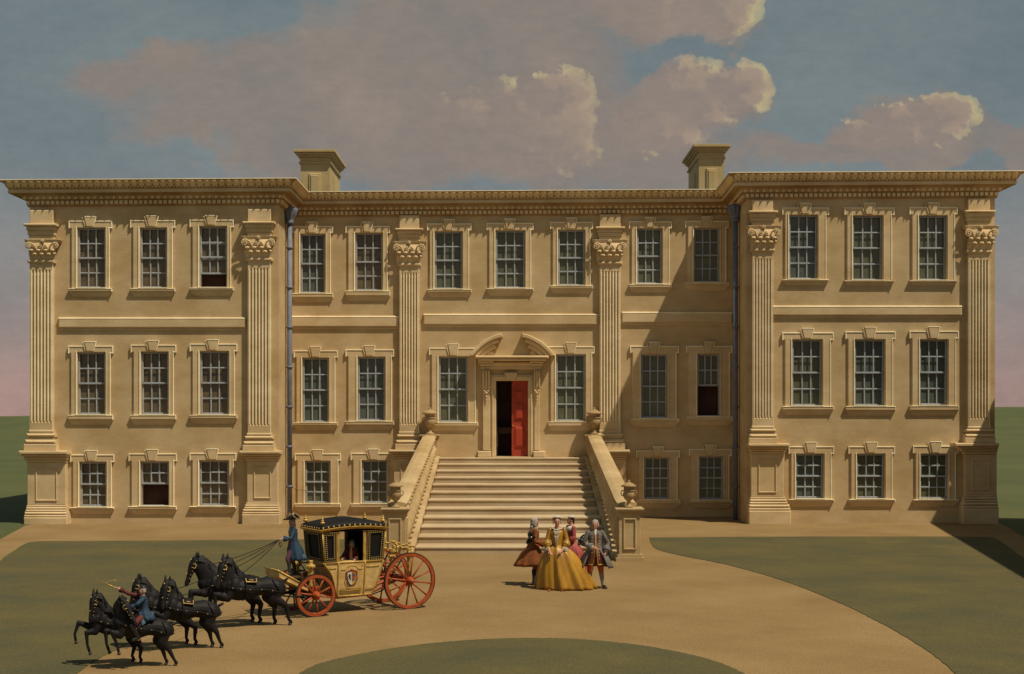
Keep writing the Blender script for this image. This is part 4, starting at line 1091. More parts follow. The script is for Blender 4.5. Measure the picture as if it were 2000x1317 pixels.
# body : lower panels lofted
lv = [(.335,.84,1.54,.36),(.36,.80,1.60,.39),(.50,.73,1.665,.42),(.65,.68,1.70,.44),(.80,.64,1.745,.455),(.93,.60,1.825,.466),(1.04,.575,1.925,.472),(1.09,.565,1.94,.475)]
def side_x(z):
    for k in range(len(lv)-1):
        if lv[k][0] <= z <= lv[k+1][0]:
            u = (z-lv[k][0])/(lv[k+1][0]-lv[k][0]); return [lv[k][i]+(lv[k+1][i]-lv[k][i])*u for i in (1,2,3)]
    return lv[-1][1:]
b = MB(); b.loft([[(x0,-w,z),(x1,-w,z),(x1,w,z),(x0,w,z)] for z,x0,x1,w in lv])
b.build('body', M['goldpanel'], coach, bevel=.012)
b = MB()   # gilt mouldings following the panel edges
for sd in (-1,1):
    for which in (0,1):
        b.tube([(side_x(z)[which],sd*(side_x(z)[2]+.004),z) for z in [.34+.075*k for k in range(11)]], .017, 6)
    for xx in (1.0,1.615):
        b.tube([(xx,sd*(side_x(z)[2]+.008),z) for z in [.35+.074*k for k in range(11)]], .020, 6)
    for z in (.36,1.085):
        x0,x1,w = side_x(z); b.tube([(x0,sd*(w+.006),z),(x1,sd*(w+.006),z)], .018, 6)
    # arched panel mouldings
    b.tube([(1.06,sd*.478,.93),(1.16,sd*.478,.93),(1.20,sd*.478,.985),(1.31,sd*.479,1.02),(1.42,sd*.478,.985),(1.46,sd*.478,.93),(1.56,sd*.478,.93)],.010,6)
    b.tube([(1.06,sd*.452,.53),(1.56,sd*.452,.53)],.010,6); b.tube([(1.06,sd*.445,.48),(1.56,sd*.445,.48)],.008,6)
    b.tube([(.66,sd*.475,.97),(.96,sd*.475,.97)],.010,6); b.tube([(1.66,sd*.475,.97),(1.84,sd*.475,.97)],.010,6)
    b.tube([(.72,sd*.450,.53),(.96,sd*.450,.53)],.009,6); b.tube([(1.66,sd*.452,.53),(1.71,sd*.452,.53)],.009,6)
b.tube([(1.95,-.475,1.085),(1.95,.475,1.085)],.018,6); b.tube([(.56,-.475,1.085),(.56,.475,1.085)],.018,6)
b.build('gilt_moulding', M['gold'], coach, smooth=True)
# upper frame
ZT = 1.745
def post(x0a,x1a,x0b,x1b,y,nm='door_pillar',m='gold'):
    b = MB(); w0,w1 = (.455,.485) if y>0 else (-.485,-.455)
    b.add([(x0a,w0,1.09),(x1a,w0,1.09),(x1a,w1,1.09),(x0a,w1,1.09),(x0b,w0,ZT),(x1b,w0,ZT),(x1b,w1,ZT),(x0b,w1,ZT)],[(3,2,1,0),(4,5,6,7),(0,1,5,4),(1,2,6,5),(2,3,7,6),(3,0,4,7)])
    b.build(nm, M[m], coach, bevel=.006)
for y in (1,-1):
    post(.965,1.04,.965,1.04,y); post(1.59,1.655,1.59,1.655,y)
    # the door : lower leaf stands proud, with the arms
def qpanel(pts_out, nm, inner=.32):
    """black leather panel with a window and two rows of gilt studs. pts: 4 corners (bl, br, tr, tl) in 3-D"""
    p = [Vector(q) for q in pts_out]; c = sum(p, Vector())/4; n = (p[1]-p[0]).cross(p[3]-p[0]).normalized()
    P_ = empty(nm, (0,0,0), 0, coach)
    def at(u, v): return (p[0]*(1-u)+p[1]*u)*(1-v)+(p[3]*(1-u)+p[2]*u)*v
    iu, iv = inner, inner*.62
    b = MB(); g = n*.012
    o_ = [at(0,0),at(1,0),at(1,1),at(0,1)]; i_ = [at(iu,iv),at(1-iu,iv),at(1-iu,1-iv*.8),at(iu,1-iv*.8)]
    vs = [q+g for q in o_]+[q+g for q in i_]+[q-g for q in o_]+[q-g for q in i_]
    fs = []
    for k in range(4):
        j = (k+1)%4; fs += [(k,j,4+j,4+k),(8+k,12+k,12+j,8+j),(k,8+k,8+j,j),(4+k,4+j,12+j,12+k)]
    b.add(vs, fs); b.build('leather', M['leather'], P_)
    b = MB(); b.add([q-g*.6 for q in i_]+[q-g*.9 for q in i_],[(0,1,2,3),(7,6,5,4)]); b.build('pane', M['navy'] if False else M['leather'], P_)
    b = MB()
    for f in (.10,.30):
        a = [at(iu*f*2.2,iv*f*2.0),at(1-iu*f*2.2,iv*f*2.0),at(1-iu*f*2.2,1-iv*f*1.8),at(iu*f*2.2,1-iv*f*1.8)]
        for k in range(4):
            q0, q1 = a[k], a[(k+1)%4]; m = max(3, round((q1-q0).length/.042))
            for t in range(m): b.ball(q0.lerp(q1,t/m)+g*1.2, .0115, 6, 4)
    b.build('gilt_studs', M['stud'], P_, smooth=True)
for sd in (1,-1):
    y0, y1 = sd*.474, sd*.492
    A = [(.58,y0,1.10),(.962,y0,1.10),(.962,y1,ZT),(.52,y1,ZT)]; B = [(1.66,y0,1.10),(1.925,y0,1.10),(1.985,y1,ZT),(1.66,y1,ZT)]
    if sd < 0: A = [A[1],A[0],A[3],A[2]]; B = [B[1],B[0],B[3],B[2]]
    A, B = [tuple(q) for q in A], [tuple(q) for q in B]
    # forward is +x, seen from the near side x runs left, so corners are given right to left
    A2 = [A[1],A[0],A[3],A[2]]; B2 = [B[1],B[0],B[3],B[2]]
    qpanel(A2, 'rear_quarter_panel', .24); qpanel(B2, 'front_quarter_panel', .32)
qpanel([(1.935,-.47,1.10),(1.935,.47,1.10),(1.995,.49,ZT),(1.995,-.49,ZT)], 'front_panel', .27)
qpanel([(.565,.47,1.10),(.565,-.47,1.10),(.51,-.49,ZT),(.51,.49,ZT)], 'back_panel', .27)
b = MB()
for (xa,xb) in ((.575,.515),(1.93,1.99)):
    for sd in (-1,1): b.tube([(xa,sd*.475,1.09),(xb,sd*.492,ZT)], .018, 6)
b.build('corner_post', M['gold'], coach, smooth=True)
b = MB()   # inside : seat, blue lining
b.box(.60,.98,-.44,.44,1.08,1.10); b.box(.60,.63,-.44,.44,1.1,1.7); b.box(1.30,1.56,-.468,-.452,1.1,ZT); b.box(.62,.96,-.455,-.440,1.1,1.7); b.box(.55,1.95,-.45,.45,1.735,1.745)
b.build('blue_lining', M['navy'], coach)
# roof : gilt rim arching up the middle, black domed top with a row of studs
def rimz(u): return .055*(1-((u-.5)/.5)**2)
xs_ = [.46+(2.05-.46)*k/16 for k in range(17)]
def roof_ring(inx, iny, z, arch=1.0, n=16):
    x0,x1,w = .47+inx, 2.05-inx, .545-iny; pts = []
    for k in range(n+1): u = k/n; pts.append((x0+(x1-x0)*u,  w, z+arch*rimz(u)))
    for k in range(1,8): v = k/8; pts.append((x1, w-2*w*v, z))
    for k in range(n+1): u = 1-k/n; pts.append((x0+(x1-x0)*u, -w, z+arch*rimz(u)))
    for k in range(1,8): v = k/8; pts.append((x0, -w+2*w*v, z))
    return pts
b = MB(); b.loft([roof_ring(.04,.045,1.735),roof_ring(.0,.0,1.765),roof_ring(-.015,-.015,1.79),roof_ring(.005,.005,1.80)]); b.build('roof_rim', M['gold'], coach)
b = MB(); b.loft([roof_ring(.01,.01,1.80),roof_ring(.015,.015,1.845),roof_ring(.04,.035,1.87),roof_ring(.12,.10,1.905),roof_ring(.26,.20,1.94),roof_ring(.42,.32,1.96),roof_ring(.6,.45,1.967)])
b.build('roof', M['leather'], coach, smooth=True)
b = MB()
for k in range(13):
    u = (k+.5)/13; x = .47+1.58*u
    for sd in (-1,1): b.ball((x,sd*.535,1.825+rimz(u)), (.020,.012,.020), 8, 5)
for k in range(8):
    y = -.50+1.0*(k+.5)/8
    for x in (.482,2.042): b.ball((x,y,1.825), (.012,.020,.020), 8, 5)
b.build('roof_studs', M['stud'], coach, smooth=True)
for (x,y) in ((.56,.45),(.56,-.45),(1.97,.45),(1.97,-.45)):
    b = MB(); b.lathe([(.028,0),(.022,.02),(.012,.035),(.030,.055),(.050,.075),(.055,.09),(.030,.105),(.020,.115),(.034,.13),(.028,.145),(.012,.155),(.018,.17),(.014,.185),(.002,.195)], c=(x,y,1.855), n=14, flute=6, amp=.12, frange=(3,6))
    b.build('finial', M['gold'], coach, smooth=True)
# door leaf and arms
for sd in (1,-1):
    d = empty('door', (0,0,0), 0, coach); b = MB()
    rows = [.36,.5,.65,.8,.93,1.085]
    rings = [[(1.02,sd*(side_x(z)[2]-.002),z),(1.60,sd*(side_x(z)[2]-.002),z),(1.60,sd*(side_x(z)[2]+.008),z),(1.02,sd*(side_x(z)[2]+.008),z)] for z in rows]
    b.loft(rings); b.build('door_panel', M['goldpanel'], d, bevel=.004)
    b = MB(); b.ball((1.06,sd*.495,1.02), .014, 7, 5); b.build('handle', M['gold'], d, smooth=True)
    # coat of arms : party shield, black lion-like charge on silver, and barry of three colours
    cxs, czs = 1.31, .745; yy = sd*.475
    def shield(half, nm, m, off, sc_=1.0):
        L = [(0,.135),(.06,.13),(.105,.12),(.10,.03),(.095,-.04),(.06,-.11),(0,-.155)]
        pts = [(half*x*sc_*.95, z*sc_) for x,z in L]
        b = MB(); b.add([(cxs+x, yy+sd*off, czs+z) for x,z in pts]+[(cxs+x, yy-sd*.02, czs+z) for x,z in pts], [tuple(range(7)), tuple(reversed(range(7,14)))]+[(i,(i+1)%7,7+(i+1)%7,7+i) for i in range(7)])
        b.build(nm, m, d)
    shield(1,'shield_border',M['leather'],.004,1.12); shield(-1,'shield_border',M['leather'],.004,1.12)
    f = 1 if sd > 0 else -1      # forward (+x) is the left of the shield as seen from the near side
    shield(f,'shield_silver_half',M['white'],.008)
    shield(-f,'shield_barry_half',M['gold'],.008)
    b = MB()
    for (a_,z_,rx,rz) in ((.05,.07,.022,.028),(.05,.02,.03,.035),(.03,-.02,.018,.03),(.07,-.02,.012,.028),(.045,-.07,.014,.02),(.075,.045,.015,.012),(.028,.05,.012,.02)): b.ball((cxs+f*a_, yy+sd*.010, czs+z_), (rx*.8,.004,rz*.8), 8, 5)
    b.build('lion_charge', M['leather'], d, smooth=True)
    for k,(z0,z1,m) in enumerate(((.075,.115,'wheel'),(.035,.07,'azure'),(-.01,.03,'wheel'),(-.06,-.018,'azure'))):
        b = MB(); xw = .085 if z0 > -.03 else .06; xa, xb = sorted((cxs-f*.006, cxs-f*xw)); b.box(xa,xb,min(yy+sd*.006,yy+sd*.0115),max(yy+sd*.006,yy+sd*.0115),czs+z0,czs+z1); b.build('shield_bar', M[m], d)
    b = MB()
    for s2 in (-1,1): b.tube([(cxs+s2*.02,yy+sd*.006,czs+.165),(cxs+s2*.08,yy+sd*.006,czs+.155),(cxs+s2*.135,yy+sd*.006,czs+.12),(cxs+s2*.12,yy+sd*.006,czs+.05),(cxs+s2*.14,yy+sd*.006,czs-.02),(cxs+s2*.10,yy+sd*.006,czs-.09),(cxs+s2*.05,yy+sd*.006,czs-.16)],[.007,.009,.011,.007,.010,.008,.005],5)
    b.ball((cxs,yy+sd*.01,czs+.175),(.022,.008,.02),7,5); b.build('shield_scrolls', M['wheel'], d, smooth=True)
# standards
def carved(x,y,z0,z1,r,nm):
    b = MB(); h_ = z1-z0; b.lathe([(r*.7,0),(r*.9,h_*.1),(r*.5,h_*.2),(r*.8,h_*.35),(r*1.0,h_*.5),(r*.6,h_*.62),(r*1.25,h_*.72),(r*1.5,h_*.8),(r*.9,h_*.86),(r*.7,h_*.94),(r*.9,h_)], c=(x,y,z0), n=16, flute=5, amp=.18, frange=(3,8))
    for k in range(8): a = k*2*pi/8; b.ball((x+r*1.35*cos(a),y+r*1.35*sin(a),z0+h_*.77),(r*.42,r*.42,r*.75),6,5)
    b.build(nm, M['gold'], coach, smooth=True)
for y in (.36,-.36): carved(2.20,y,.58,1.16,.062,'front_standard'); carved(-.12,y,.66,1.30,.055,'rear_standard')
carved(.28,.30,.93,1.20,.05,'rear_standard')
b = MB()   # gilt garland across the back
for y in (.36,-.36):
    for k in range(26):
        u = k/25; x = .50-.74*u; z = 1.34-.05*sin(u*pi*2)-.02*u+.02*random.uniform(-1,1); r = random.uniform(.016,.032); b.ball((x,y+random.uniform(-.02,.02),z), (r*1.1,r,r), 6, 5)
for k in range(18):
    u = k/17; b.ball((-.16,.36-.72*u,1.30+random.uniform(-.03,.03)-.05*sin(u*pi)), (.026,.03,.03), 6, 5)
for y in (.36,):
    for k in range(10): b.ball((-.14+random.uniform(-.06,.06),y+random.uniform(-.05,.05),1.24+random.uniform(-.08,.07)), random.uniform(.02,.035), 6, 5)
b.build('gilt_garland', M['gold'], coach, smooth=True)
b = MB()
for y in (.37,-.37):
    b.tube([(-.15,y,1.28),(.02,y,1.12),(.25,y,.80),(.52,y,.42),(.80,y,.34)], .014, 6); b.tube([(-.15,y,1.28),(.1,y,1.02),(.45,y,.93),(.60,y,.94)], .010, 6)
    b.tube([(2.20,y,1.14),(2.08,y,1.04),(1.96,y,1.03),(1.88,y,1.02)], .014, 6); b.tube([(2.20,y,1.12),(2.05,y,.92),(1.85,y,.62),(1.62,y,.36)], .012, 6)
b.build('leather_strap', M['leather'], coach, smooth=True)
# coachman's box : hammercloth, platform and sloping gilt footboard
b = MB(); b.loft([[(1.92,-.33,.42),(2.36,-.33,.42),(2.36,.33,.42),(1.92,.33,.42)],[(1.98,-.30,.66),(2.36,-.30,.66),(2.36,.30,.66),(1.98,.30,.66)],[(2.08,-.27,.90),(2.38,-.27,.90),(2.38,.27,.90),(2.08,.27,.90)]]); b.build('hammercloth', M['wood'], coach, bevel=.02)
b = MB(); b.box(2.22,2.62,-.26,.26,.78,.83); b.build('driver_platform', M['wood'], coach, bevel=.01)
b = MB(); b.add([(2.26,-.36,.50),(2.26,.40,.50),(2.92,.40,.86),(2.92,-.36,.86),(2.30,-.36,.62),(2.30,.40,.62),(2.93,.40,.98),(2.93,-.36,.98)],[(0,1,2,3),(7,6,5,4),(0,4,5,1),(1,5,6,2),(2,6,7,3),(3,7,4,0)]); b.build('footboard', M['goldpanel'], coach, bevel=.012)
b = MB()
for y in (-.36,.40): b.tube([(2.30,y,.625),(2.93,y,.985)],.020,6); b.tube([(2.26,y,.50),(2.92,y,.86)],.014,6)
b.tube([(2.93,-.36,.985),(2.93,.40,.985)],.022,6); b.build('footboard_moulding', M['gold'], coach, smooth=True)
b = MB(); b.tube([(2.15,0,.50),(2.7,0,.46),(3.6,.05,.50),(4.5,.05,.55)],[.035,.032,.028,.024],8); b.build('draught_pole', M['leather'], coach, smooth=True)
b = MB(); b.tube([(2.45,.62,.42),(2.45,-.62,.42)],.02,6); b.tube([(2.22,.62,.45),(2.75,.66,.47),(3.1,.60,.52)],.018,6)
b.build('trace_bar', M['leather'], coach, smooth=True)

# ---------------------------------------------------------------- coachman
s = .70
root, P = person('coachman in a blue coat and gold laced tricorn standing on the box, whip raised', CM @ V(2.46,.06,.83), CR-radians(6), s,
    feet=((.14,.10,0,0),(-.10,-.12,0,0)), arms=(((.16,.26,1.14),(.40,.20,1.13),(1,0,-.1)),((-.06,-.28,1.60),(-.01,-.16,1.86),(.15,.25,1))), head_yaw=radians(6), lean=.05,
    knees=((.22,.11,.52),(.02,-.11,.46)))
legs(root, P, M['purple'], M['greenstock'], M['shoe'])
coat(root, P, M['bluecoat'], hem=.46, flare=(.27,.30), open_=.5, back=.10)
for q in (0,1): sleeve(root, P, q, M['bluecoat'], cuff=.085, upto=.84)
waistcoat(root, P, M['purple'], hem=.7)
wig(root, P, M['wig'], tail=True)
b = MB(); b.limb([P['neck']+V(.06,0,.0), P['chest']+V(.13,0,.03)],[(.04,.025),(.03,.015)]); b.remeshed('cravat', M['white'], root, .012, 1)
b = MB(); b.loft([[(-.36,-.25,.50),(-.16,-.28,.50),(-.10,.28,.50),(-.36,.25,.50)],[(-.33,-.22,.64),(-.12,-.26,.64),(-.10,.26,.64),(-.33,.22,.64)]]); b.build('coat_tail', M['paleblue'], root, bevel=.04)
Mp = Matrix.Translation(CM @ V(2.46,.06,.83)) @ Matrix.Rotation(CR-radians(6),4,'Z') @ Matrix.Scale(s,4)
hp = P['Mh'] @ V(-.01,0,.085)
t_ = tricorn('tricorn_hat', hp, 0, 1.05, (0,radians(4)), root, M['gold'])
wr = Mp @ (P['wr1']+V(.03,.03,.08)); 
def cord(name, pts, r, m, label, cat, group=None, n=6, smooth=True):
    b = MB(); b.tube(pts, r, n); o = b.build(name, m, None, smooth=smooth); tag(o, label, cat, group); return o
def sag(a, b_, s_, n=14):
    a, b_ = Vector(a), Vector(b_); return [a.lerp(b_, k/n)-Vector((0,0,s_*4*(k/n)*(1-k/n))) for k in range(n+1)]
def unp(px, py, d): return Vector(((px-1000)*d/F, CY+d, H-(py-812)*d/F))
dd = wr.y-CY
b = MB(); tip = unp(566,953,dd); b.tube([wr-Vector((0,0,.08)), wr.lerp(tip,.5), tip], [.013,.010,.006], 7)
b.tube([tip, unp(574,953,dd), unp(580,958,dd), unp(592,957,dd), unp(600,962,dd), unp(614,961,dd), unp(628,966,dd)], .005, 5)
tag(b.build('coach_whip', M['wood'], smooth=True), 'long thin whip with a curling lash raised by the coachman', 'whip')
# ---------------------------------------------------------------- passenger
s = .62
root, P = person('passenger in a dark red coat and long grey wig seated inside the coach', CM @ V(1.13,.10,.72), CR+radians(48), s,
    feet=((.42,.10,.0),(.42,-.10,.0)), arms=(((.18,.27,.72),(.34,.20,.62),(1,-.1,-.1)),((.16,-.27,.74),(.36,-.22,.66),(1,0,0))), head_yaw=radians(6), hip=.46,
    knees=((.38,.11,.50),(.38,-.11,.50)), seated=True)
coat(root, P, M['darkred'], hem=.42, flare=(.20,.22), z_w=.70, open_=.35, buttons=False)
for q in (0,1): sleeve(root, P, q, M['darkred'], cuff=.08, upto=.84)
wig(root, P, M['greywig'], long=1.0, puff=1.1)
b = MB(); b.limb([P['neck']+V(.07,0,.0), P['chest']+V(.14,0,-.04)],[(.03,.02),(.022,.014)]); b.remeshed('cravat', M['white'], root, .012, 1)
for q in (0,1):
    b = MB(); b.limb([P['hj%d'%q], P['kn%d'%q], P['an%d'%q]], [.11,.08,.05]); b.remeshed('breeches_leg', M['darkred'], root, .016, 2)
# ================================================================ horses
HORSES = []
def horse(label, loc, rz, s, pitch=8, neck=((.95,0,0.950),(1.06,0,1.127),(1.08,0,1.275)), head=((1.130,0,1.330),(.38,.0,-.92)), fore=None, hind=None, cloth=True, lx=1.0):
    """x forward, y left. pitch lifts the forehand round the hip. fore/hind : joint lists"""
    root = empty('horse', loc, rz); root.scale = (s*lx,s,s); tag(root, label, 'horse', 'black coach horses in the team of six')
    Rp = Matrix.Translation((0,0,.80)) @ Matrix.Rotation(radians(-pitch),4,'Y') @ Matrix.Translation((0,0,-.80))
    T = lambda p: Rp @ Vector(p)
    b = MB()
    b.limb([T(p) for p in ((-.12,0,.79),(.0,0,.80),(.16,0,.825),(.34,0,.805),(.54,0,.765),(.75,0,.755),(.92,0,.79),(1.03,0,.82))],
           [(.13,.13),(.205,.195),(.215,.20),(.190,.175),(.215,.215),(.225,.245),(.195,.245),(.135,.165)], 16)
    for q in (-1,1):      # haunch, shoulder blade, breast
        b.ball(T((.02,q*.10,.76)), (.17,.125,.19), 12, 9); b.ball(T((.86,q*.12,.80)), (.14,.10,.20), 12, 9); b.ball(T((1.06,q*.07,.80)), (.085,.085,.11), 10, 8)
    nk = [T(p) for p in neck]; poll = T(head[0]); hd = Vector(head[1]).normalized()
    b.limb([T((.84,0,.92))]+nk+[poll], [(.17,.25),(.15,.25),(.12,.205),(.09,.145),(.07,.085)], 14)
    side = hd.cross(Vector((0,0,1))).normalized(); fwd = side.cross(hd).normalized()
    if fwd.dot(Vector(head[2]) if len(head)>2 else hd+Vector((1,0,0))) < 0: fwd = -fwd
    hl = .54
    def hp(a, f=0, q=0): return poll+hd*(a*hl)+fwd*f+side*q
    b.limb([hp(0,.01),hp(.22,.02),hp(.45,.015),hp(.70,.01),hp(.90,.005),hp(1.0,.0)],[.078,.086,.070,.052,.050,.042],12)
    for q in (-1,1): b.ball(hp(.25,-.02,q*.035), .062, 8, 6); b.ball(hp(.92,.01,q*.022), .028, 8, 6); b.ball(hp(.24,.05,q*.055),.022,6,5)
    b.ball(hp(.85,-.035,0), .030, 8, 6)
    up = -hd
    for q in (-1,1):
        e0 = hp(-.08,.0,q*.045); b.limb([e0, e0+up*.05+side*(q*.014)+V(0,0,.02), e0+up*.10+side*(q*.012)+V(0,0,.04)], [.032,.028,.010], 8)
    fore = fore or (((1.02,.60),(1.26,.62),(1.22,.36),(1.16,.28)),)*2
    for q,ch in zip((1,-1),fore):
        pts = [T((.92,q*.11,.74))]+[T((c[0],q*.12,c[1])) for c in ch]
        b.limb(pts, [(.09,.13),(.07,.09),.052,.033,.038], 10)
        d = (pts[-1]-pts[-2]).normalized(); b.limb([pts[-1], pts[-1]+d*.05, pts[-1]+d*.085], [.033,.028,.036], 8)
    hind = hind or (((.10,.60),(-.16,.40),(-.14,.14),(-.18,.07)),((.14,.60),(-.02,.38),(.0,.14),(-.03,.07)))
    for q,ch in zip((1,-1),hind):
        pts = [T((.0,q*.11,.78))]+[Vector((c[0],q*.12,c[1])) for c in ch]
        b.limb(pts, [(.11,.17),(.085,.125),.058,.034,.040], 10)
        d = (pts[-1]-pts[-2]).normalized(); e_ = pts[-1]; b.limb([e_, V(e_.x+.02,e_.y,.035)], [.034,.038], 8)
    b.limb([T((-.18,0,.93)),T((-.24,0,.965)),T((-.27,0,.99))],[.035,.032,.024],8)
    b.remeshed('body', M['black'], root, .0125, 4)
    # hooves
    for q,ch in list(zip((1,-1),hind)):
        c = ch[-1]; h_ = MB(); h_.lathe([(.046,0),(.040,.035),(.034,.05)], c=(c[0]+.025,q*.12,.0), n=12); h_.build('hoof', M['hoof'], root, smooth=True)
    for q,ch in zip((1,-1),fore):
        p1, p0 = T((ch[-1][0],q*.12,ch[-1][1])), T((ch[-2][0],q*.12,ch[-2][1])); d = (p1-p0).normalized()
        h_ = MB(); h_.tube([p1+d*.055, p1+d*.10],[.034,.046],12); h_.build('hoof', M['hoof'], root, smooth=True)
    # mane along the crest, forelock
    m = MB(); random.seed(3); cr = [T((.86,0,1.10)), nk[1]+ (nk[1]-nk[0]).cross(V(0,1,0)).normalized()*-.0]
    pts = [T((.86,0,1.02))]+nk+[poll]
    for k in range(40):
        u = k/39*(len(pts)-1); i = min(int(u),len(pts)-2); p = pts[i].lerp(pts[i+1],u-i); t = (pts[i+1]-pts[i]).normalized()
        back = V(0,1,0).cross(t); back = back if back.z > 0 and abs(back.z) > abs(back.x) else (back if back.x < 0 else -back); w = [.20,.25,.205,.150,.085][i]*(1-(u-i))+[.25,.205,.150,.085,.08][i]*(u-i)
        c = p+back*(w*.92); ln = .10+.10*(1-k/39)+random.uniform(-.02,.03)
        for sd in (1,-1):
            m.limb([c, c+V(-.01,sd*.045,-.03), c+V(random.uniform(-.03,.02),sd*(.07+w*.35),-ln)], [.024,.022,.006], 6)
    m.limb([hp(-.06,.0),hp(.12,.07),hp(.28,.07)],[.03,.022,.008],6)
    m.remeshed('mane', M['mane'], root, .014, 1)
    # bridle : cheek strap, brow band, nose band with gilt bosses, gilt blinkers
    br = MB()
    for q in (-1,1): br.tube([hp(-.02,.03,q*.078),hp(.25,.01,q*.092),hp(.5,.0,q*.075),hp(.74,.0,q*.058)], .010, 5)
    br.tube([hp(.03,.02,-.085),hp(.05,.09,-.03),hp(.05,.09,.03),hp(.03,.02,.085)], .010, 5); br.tube([hp(.60,-.03,-.06),hp(.60,.06,-.03),hp(.60,.065,.03),hp(.60,-.03,.06)], .010, 5)
    bo = br.build('bridle', M['leather'], root, smooth=True)
    g = MB()
    for q in (-1,1):
        for a in (.02,.13,.30,.45,.6,.74): g.ball(hp(a,.01,q*(.092-.04*max(0,a-.3))), .009, 6, 5)
        g.tube([hp(.17,.05,q*.088),hp(.17,-.02,q*.096),hp(.32,-.02,q*.092),hp(.32,.05,q*.082)], .008, 5)
    g.ball(hp(.05,.10,0), .018, 6, 5); g.ball(hp(.60,.07,0), .014, 6, 5)
    g.build('gilt_bosses', M['stud'], bo, smooth=True)
    # harness : collar strap, girth, trace with gilt studs
    h_ = MB(); gs = MB()
    def hoop(x, zc, ry, rz_, t_, tilt=0):
        pts = [T((x+tilt*sin(a),ry*cos(a),zc+rz_*sin(a))) for a in [2*pi*k/20 for k in range(21)]]; h_.tube(pts, t_, 6, cap=False)
    hoop(.66,.765,.245,.24,.016); hoop(.97,.86,.19,.27,.022,-.10)
    for q in (-1,1):
        pts = [T((1.12,q*.06,.80)),T((1.02,q*.19,.80)),T((.80,q*.248,.78)),T((.52,q*.250,.77)),T((.25,q*.235,.78)),T((.0,q*.235,.74)),T((-.17,q*.15,.72)),T((-.26,0,.74))]
        h_.tube(pts, .012, 6)
        for k,(i,u) in enumerate(((1,.4),(2,.1),(2,.8),(3,.7),(4,.6))): p = pts[i].lerp(pts[i+1],u); gs.ball(p+V(0,q*.010,.0), .011, 6, 5)
        h_.tube([T((.10,q*.15,.97)),T((.02,q*.225,.86)),T((-.04,q*.232,.76))], .012, 6)
    hn = h_.build('harness', M['leather'], root, smooth=True); gs.build('gilt_studs', M['stud'], hn, smooth=True)
    if cloth:   # black saddle pad edged in gold
        for nm,mm,g0,gr,a0_,a1_,x0,x1 in (('saddle_cloth','leather',.018,.012,.62,pi-.62,.42,.68),):
            n = 14; rings = []
            for x in (x0,(x0+x1)/2,x1): rings.append([T((x,(.243+g0)*cos(a),.765+(.235+g0)*sin(a))) for a in [a0_+(a1_-a0_)*k/n for k in range(n+1)]])
            c_ = MB(); c_.loft(rings, cap=False, closed=False); co = c_.build(nm, M[mm], root, smooth=True, solid=.012)
            e = MB(); R1 = g0+.010
            for sgn in (0,1):
                A = a0_+.04 if sgn == 0 else a1_-.04; Bq = a0_+.42 if sgn == 0 else a1_-.42
                q_ = lambda x,a: T((x,(.243+R1)*cos(a),.765+(.235+R1)*sin(a)))
                e.tube([q_(x0+.02,Bq),q_(x0+.02,(A+Bq)/2),q_(x0+.02,A),q_(x1-.02,A),q_(x1-.02,(A+Bq)/2),q_(x1-.02,Bq)], .011, 6)
                for dx_ in (.09,.12,.15): e.tube([q_(x0+dx_,A*.6+Bq*.4),q_(x0+dx_+.01,A*.35+Bq*.65)], .011, 5)
            e.build('gold_braid', M['stud'], co, smooth=True)
    HORSES.append((root, Rp, poll, hp))
    return root, T, hp
RZ = radians(180+25)
def at_px(px, py): x,y = GP(px,py); return (x,y,0)
def off(p, fwd, lat, rz=RZ): return (p[0]+cos(rz)*fwd-sin(rz)*lat, p[1]+sin(rz)*fwd+cos(rz)*lat, 0)
TR = (((1.00,.58),(1.27,.66),(1.24,.42),(1.18,.34)),((1.02,.56),(1.30,.58),(1.30,.34),(1.24,.25)))
# wheelers
pa = off(at_px(536,1222), 0, 0)
horse('near wheel horse with a gold edged saddle cloth, beside the red front wheel', pa, RZ, .955, 4, lx=1.0,
      neck=((.93,0,0.964),(1.00,.01,1.142),(1.03,.03,1.275)), head=((1.110,.05,1.315),(.30,.22,-.92)), fore=TR,
      hind=(((.06,.60),(-.22,.42),(-.27,.14),(-.32,.07)),((.12,.60),(-.04,.38),(-.02,.14),(-.06,.07))))
pb = off(pa, .26, -.55)
horse('far wheel horse, its head in profile beyond the near wheel horse', pb, RZ, .955, 4, lx=1.02,
      neck=((.95,0,0.964),(1.08,0,1.127),(1.16,0,1.253)), head=((1.260,0,1.300),(.36,.04,-.93)), fore=(((1.04,.62),(1.34,.66),(1.36,.42),(1.30,.36)),((1.0,.6),(1.28,.60),(1.24,.36),(1.18,.28))), cloth=False,
      hind=(((.08,.60),(-.10,.40),(-.06,.14),(-.10,.07)),((.14,.60),(-.0,.38),(.04,.14),(.0,.07))))
# middle pair
pc = off(at_px(410,1266), 0, 0)
horse('near middle horse with a gold edged saddle cloth, just behind the postilion', pc, RZ, .84, 9, lx=.96,
      neck=((.92,0,0.964),(.97,.01,1.127),(.97,.03,1.246)), head=((1.050,.05,1.285),(.22,.24,-.94)), fore=TR,
      hind=(((.06,.56),(-.12,.36),(-.20,.14),(-.25,.07)),((.10,.56),(-.02,.34),(-.06,.14),(-.10,.07))))
pd = off(pc, .30, -.52)
horse('far middle horse, only its head and back showing behind the near middle horse', pd, RZ, .83, 9, lx=.98,
      neck=((.94,0,0.964),(1.04,0,1.127),(1.08,0,1.246)), head=((1.170,0,1.285),(.30,.06,-.94)), fore=TR, cloth=False)
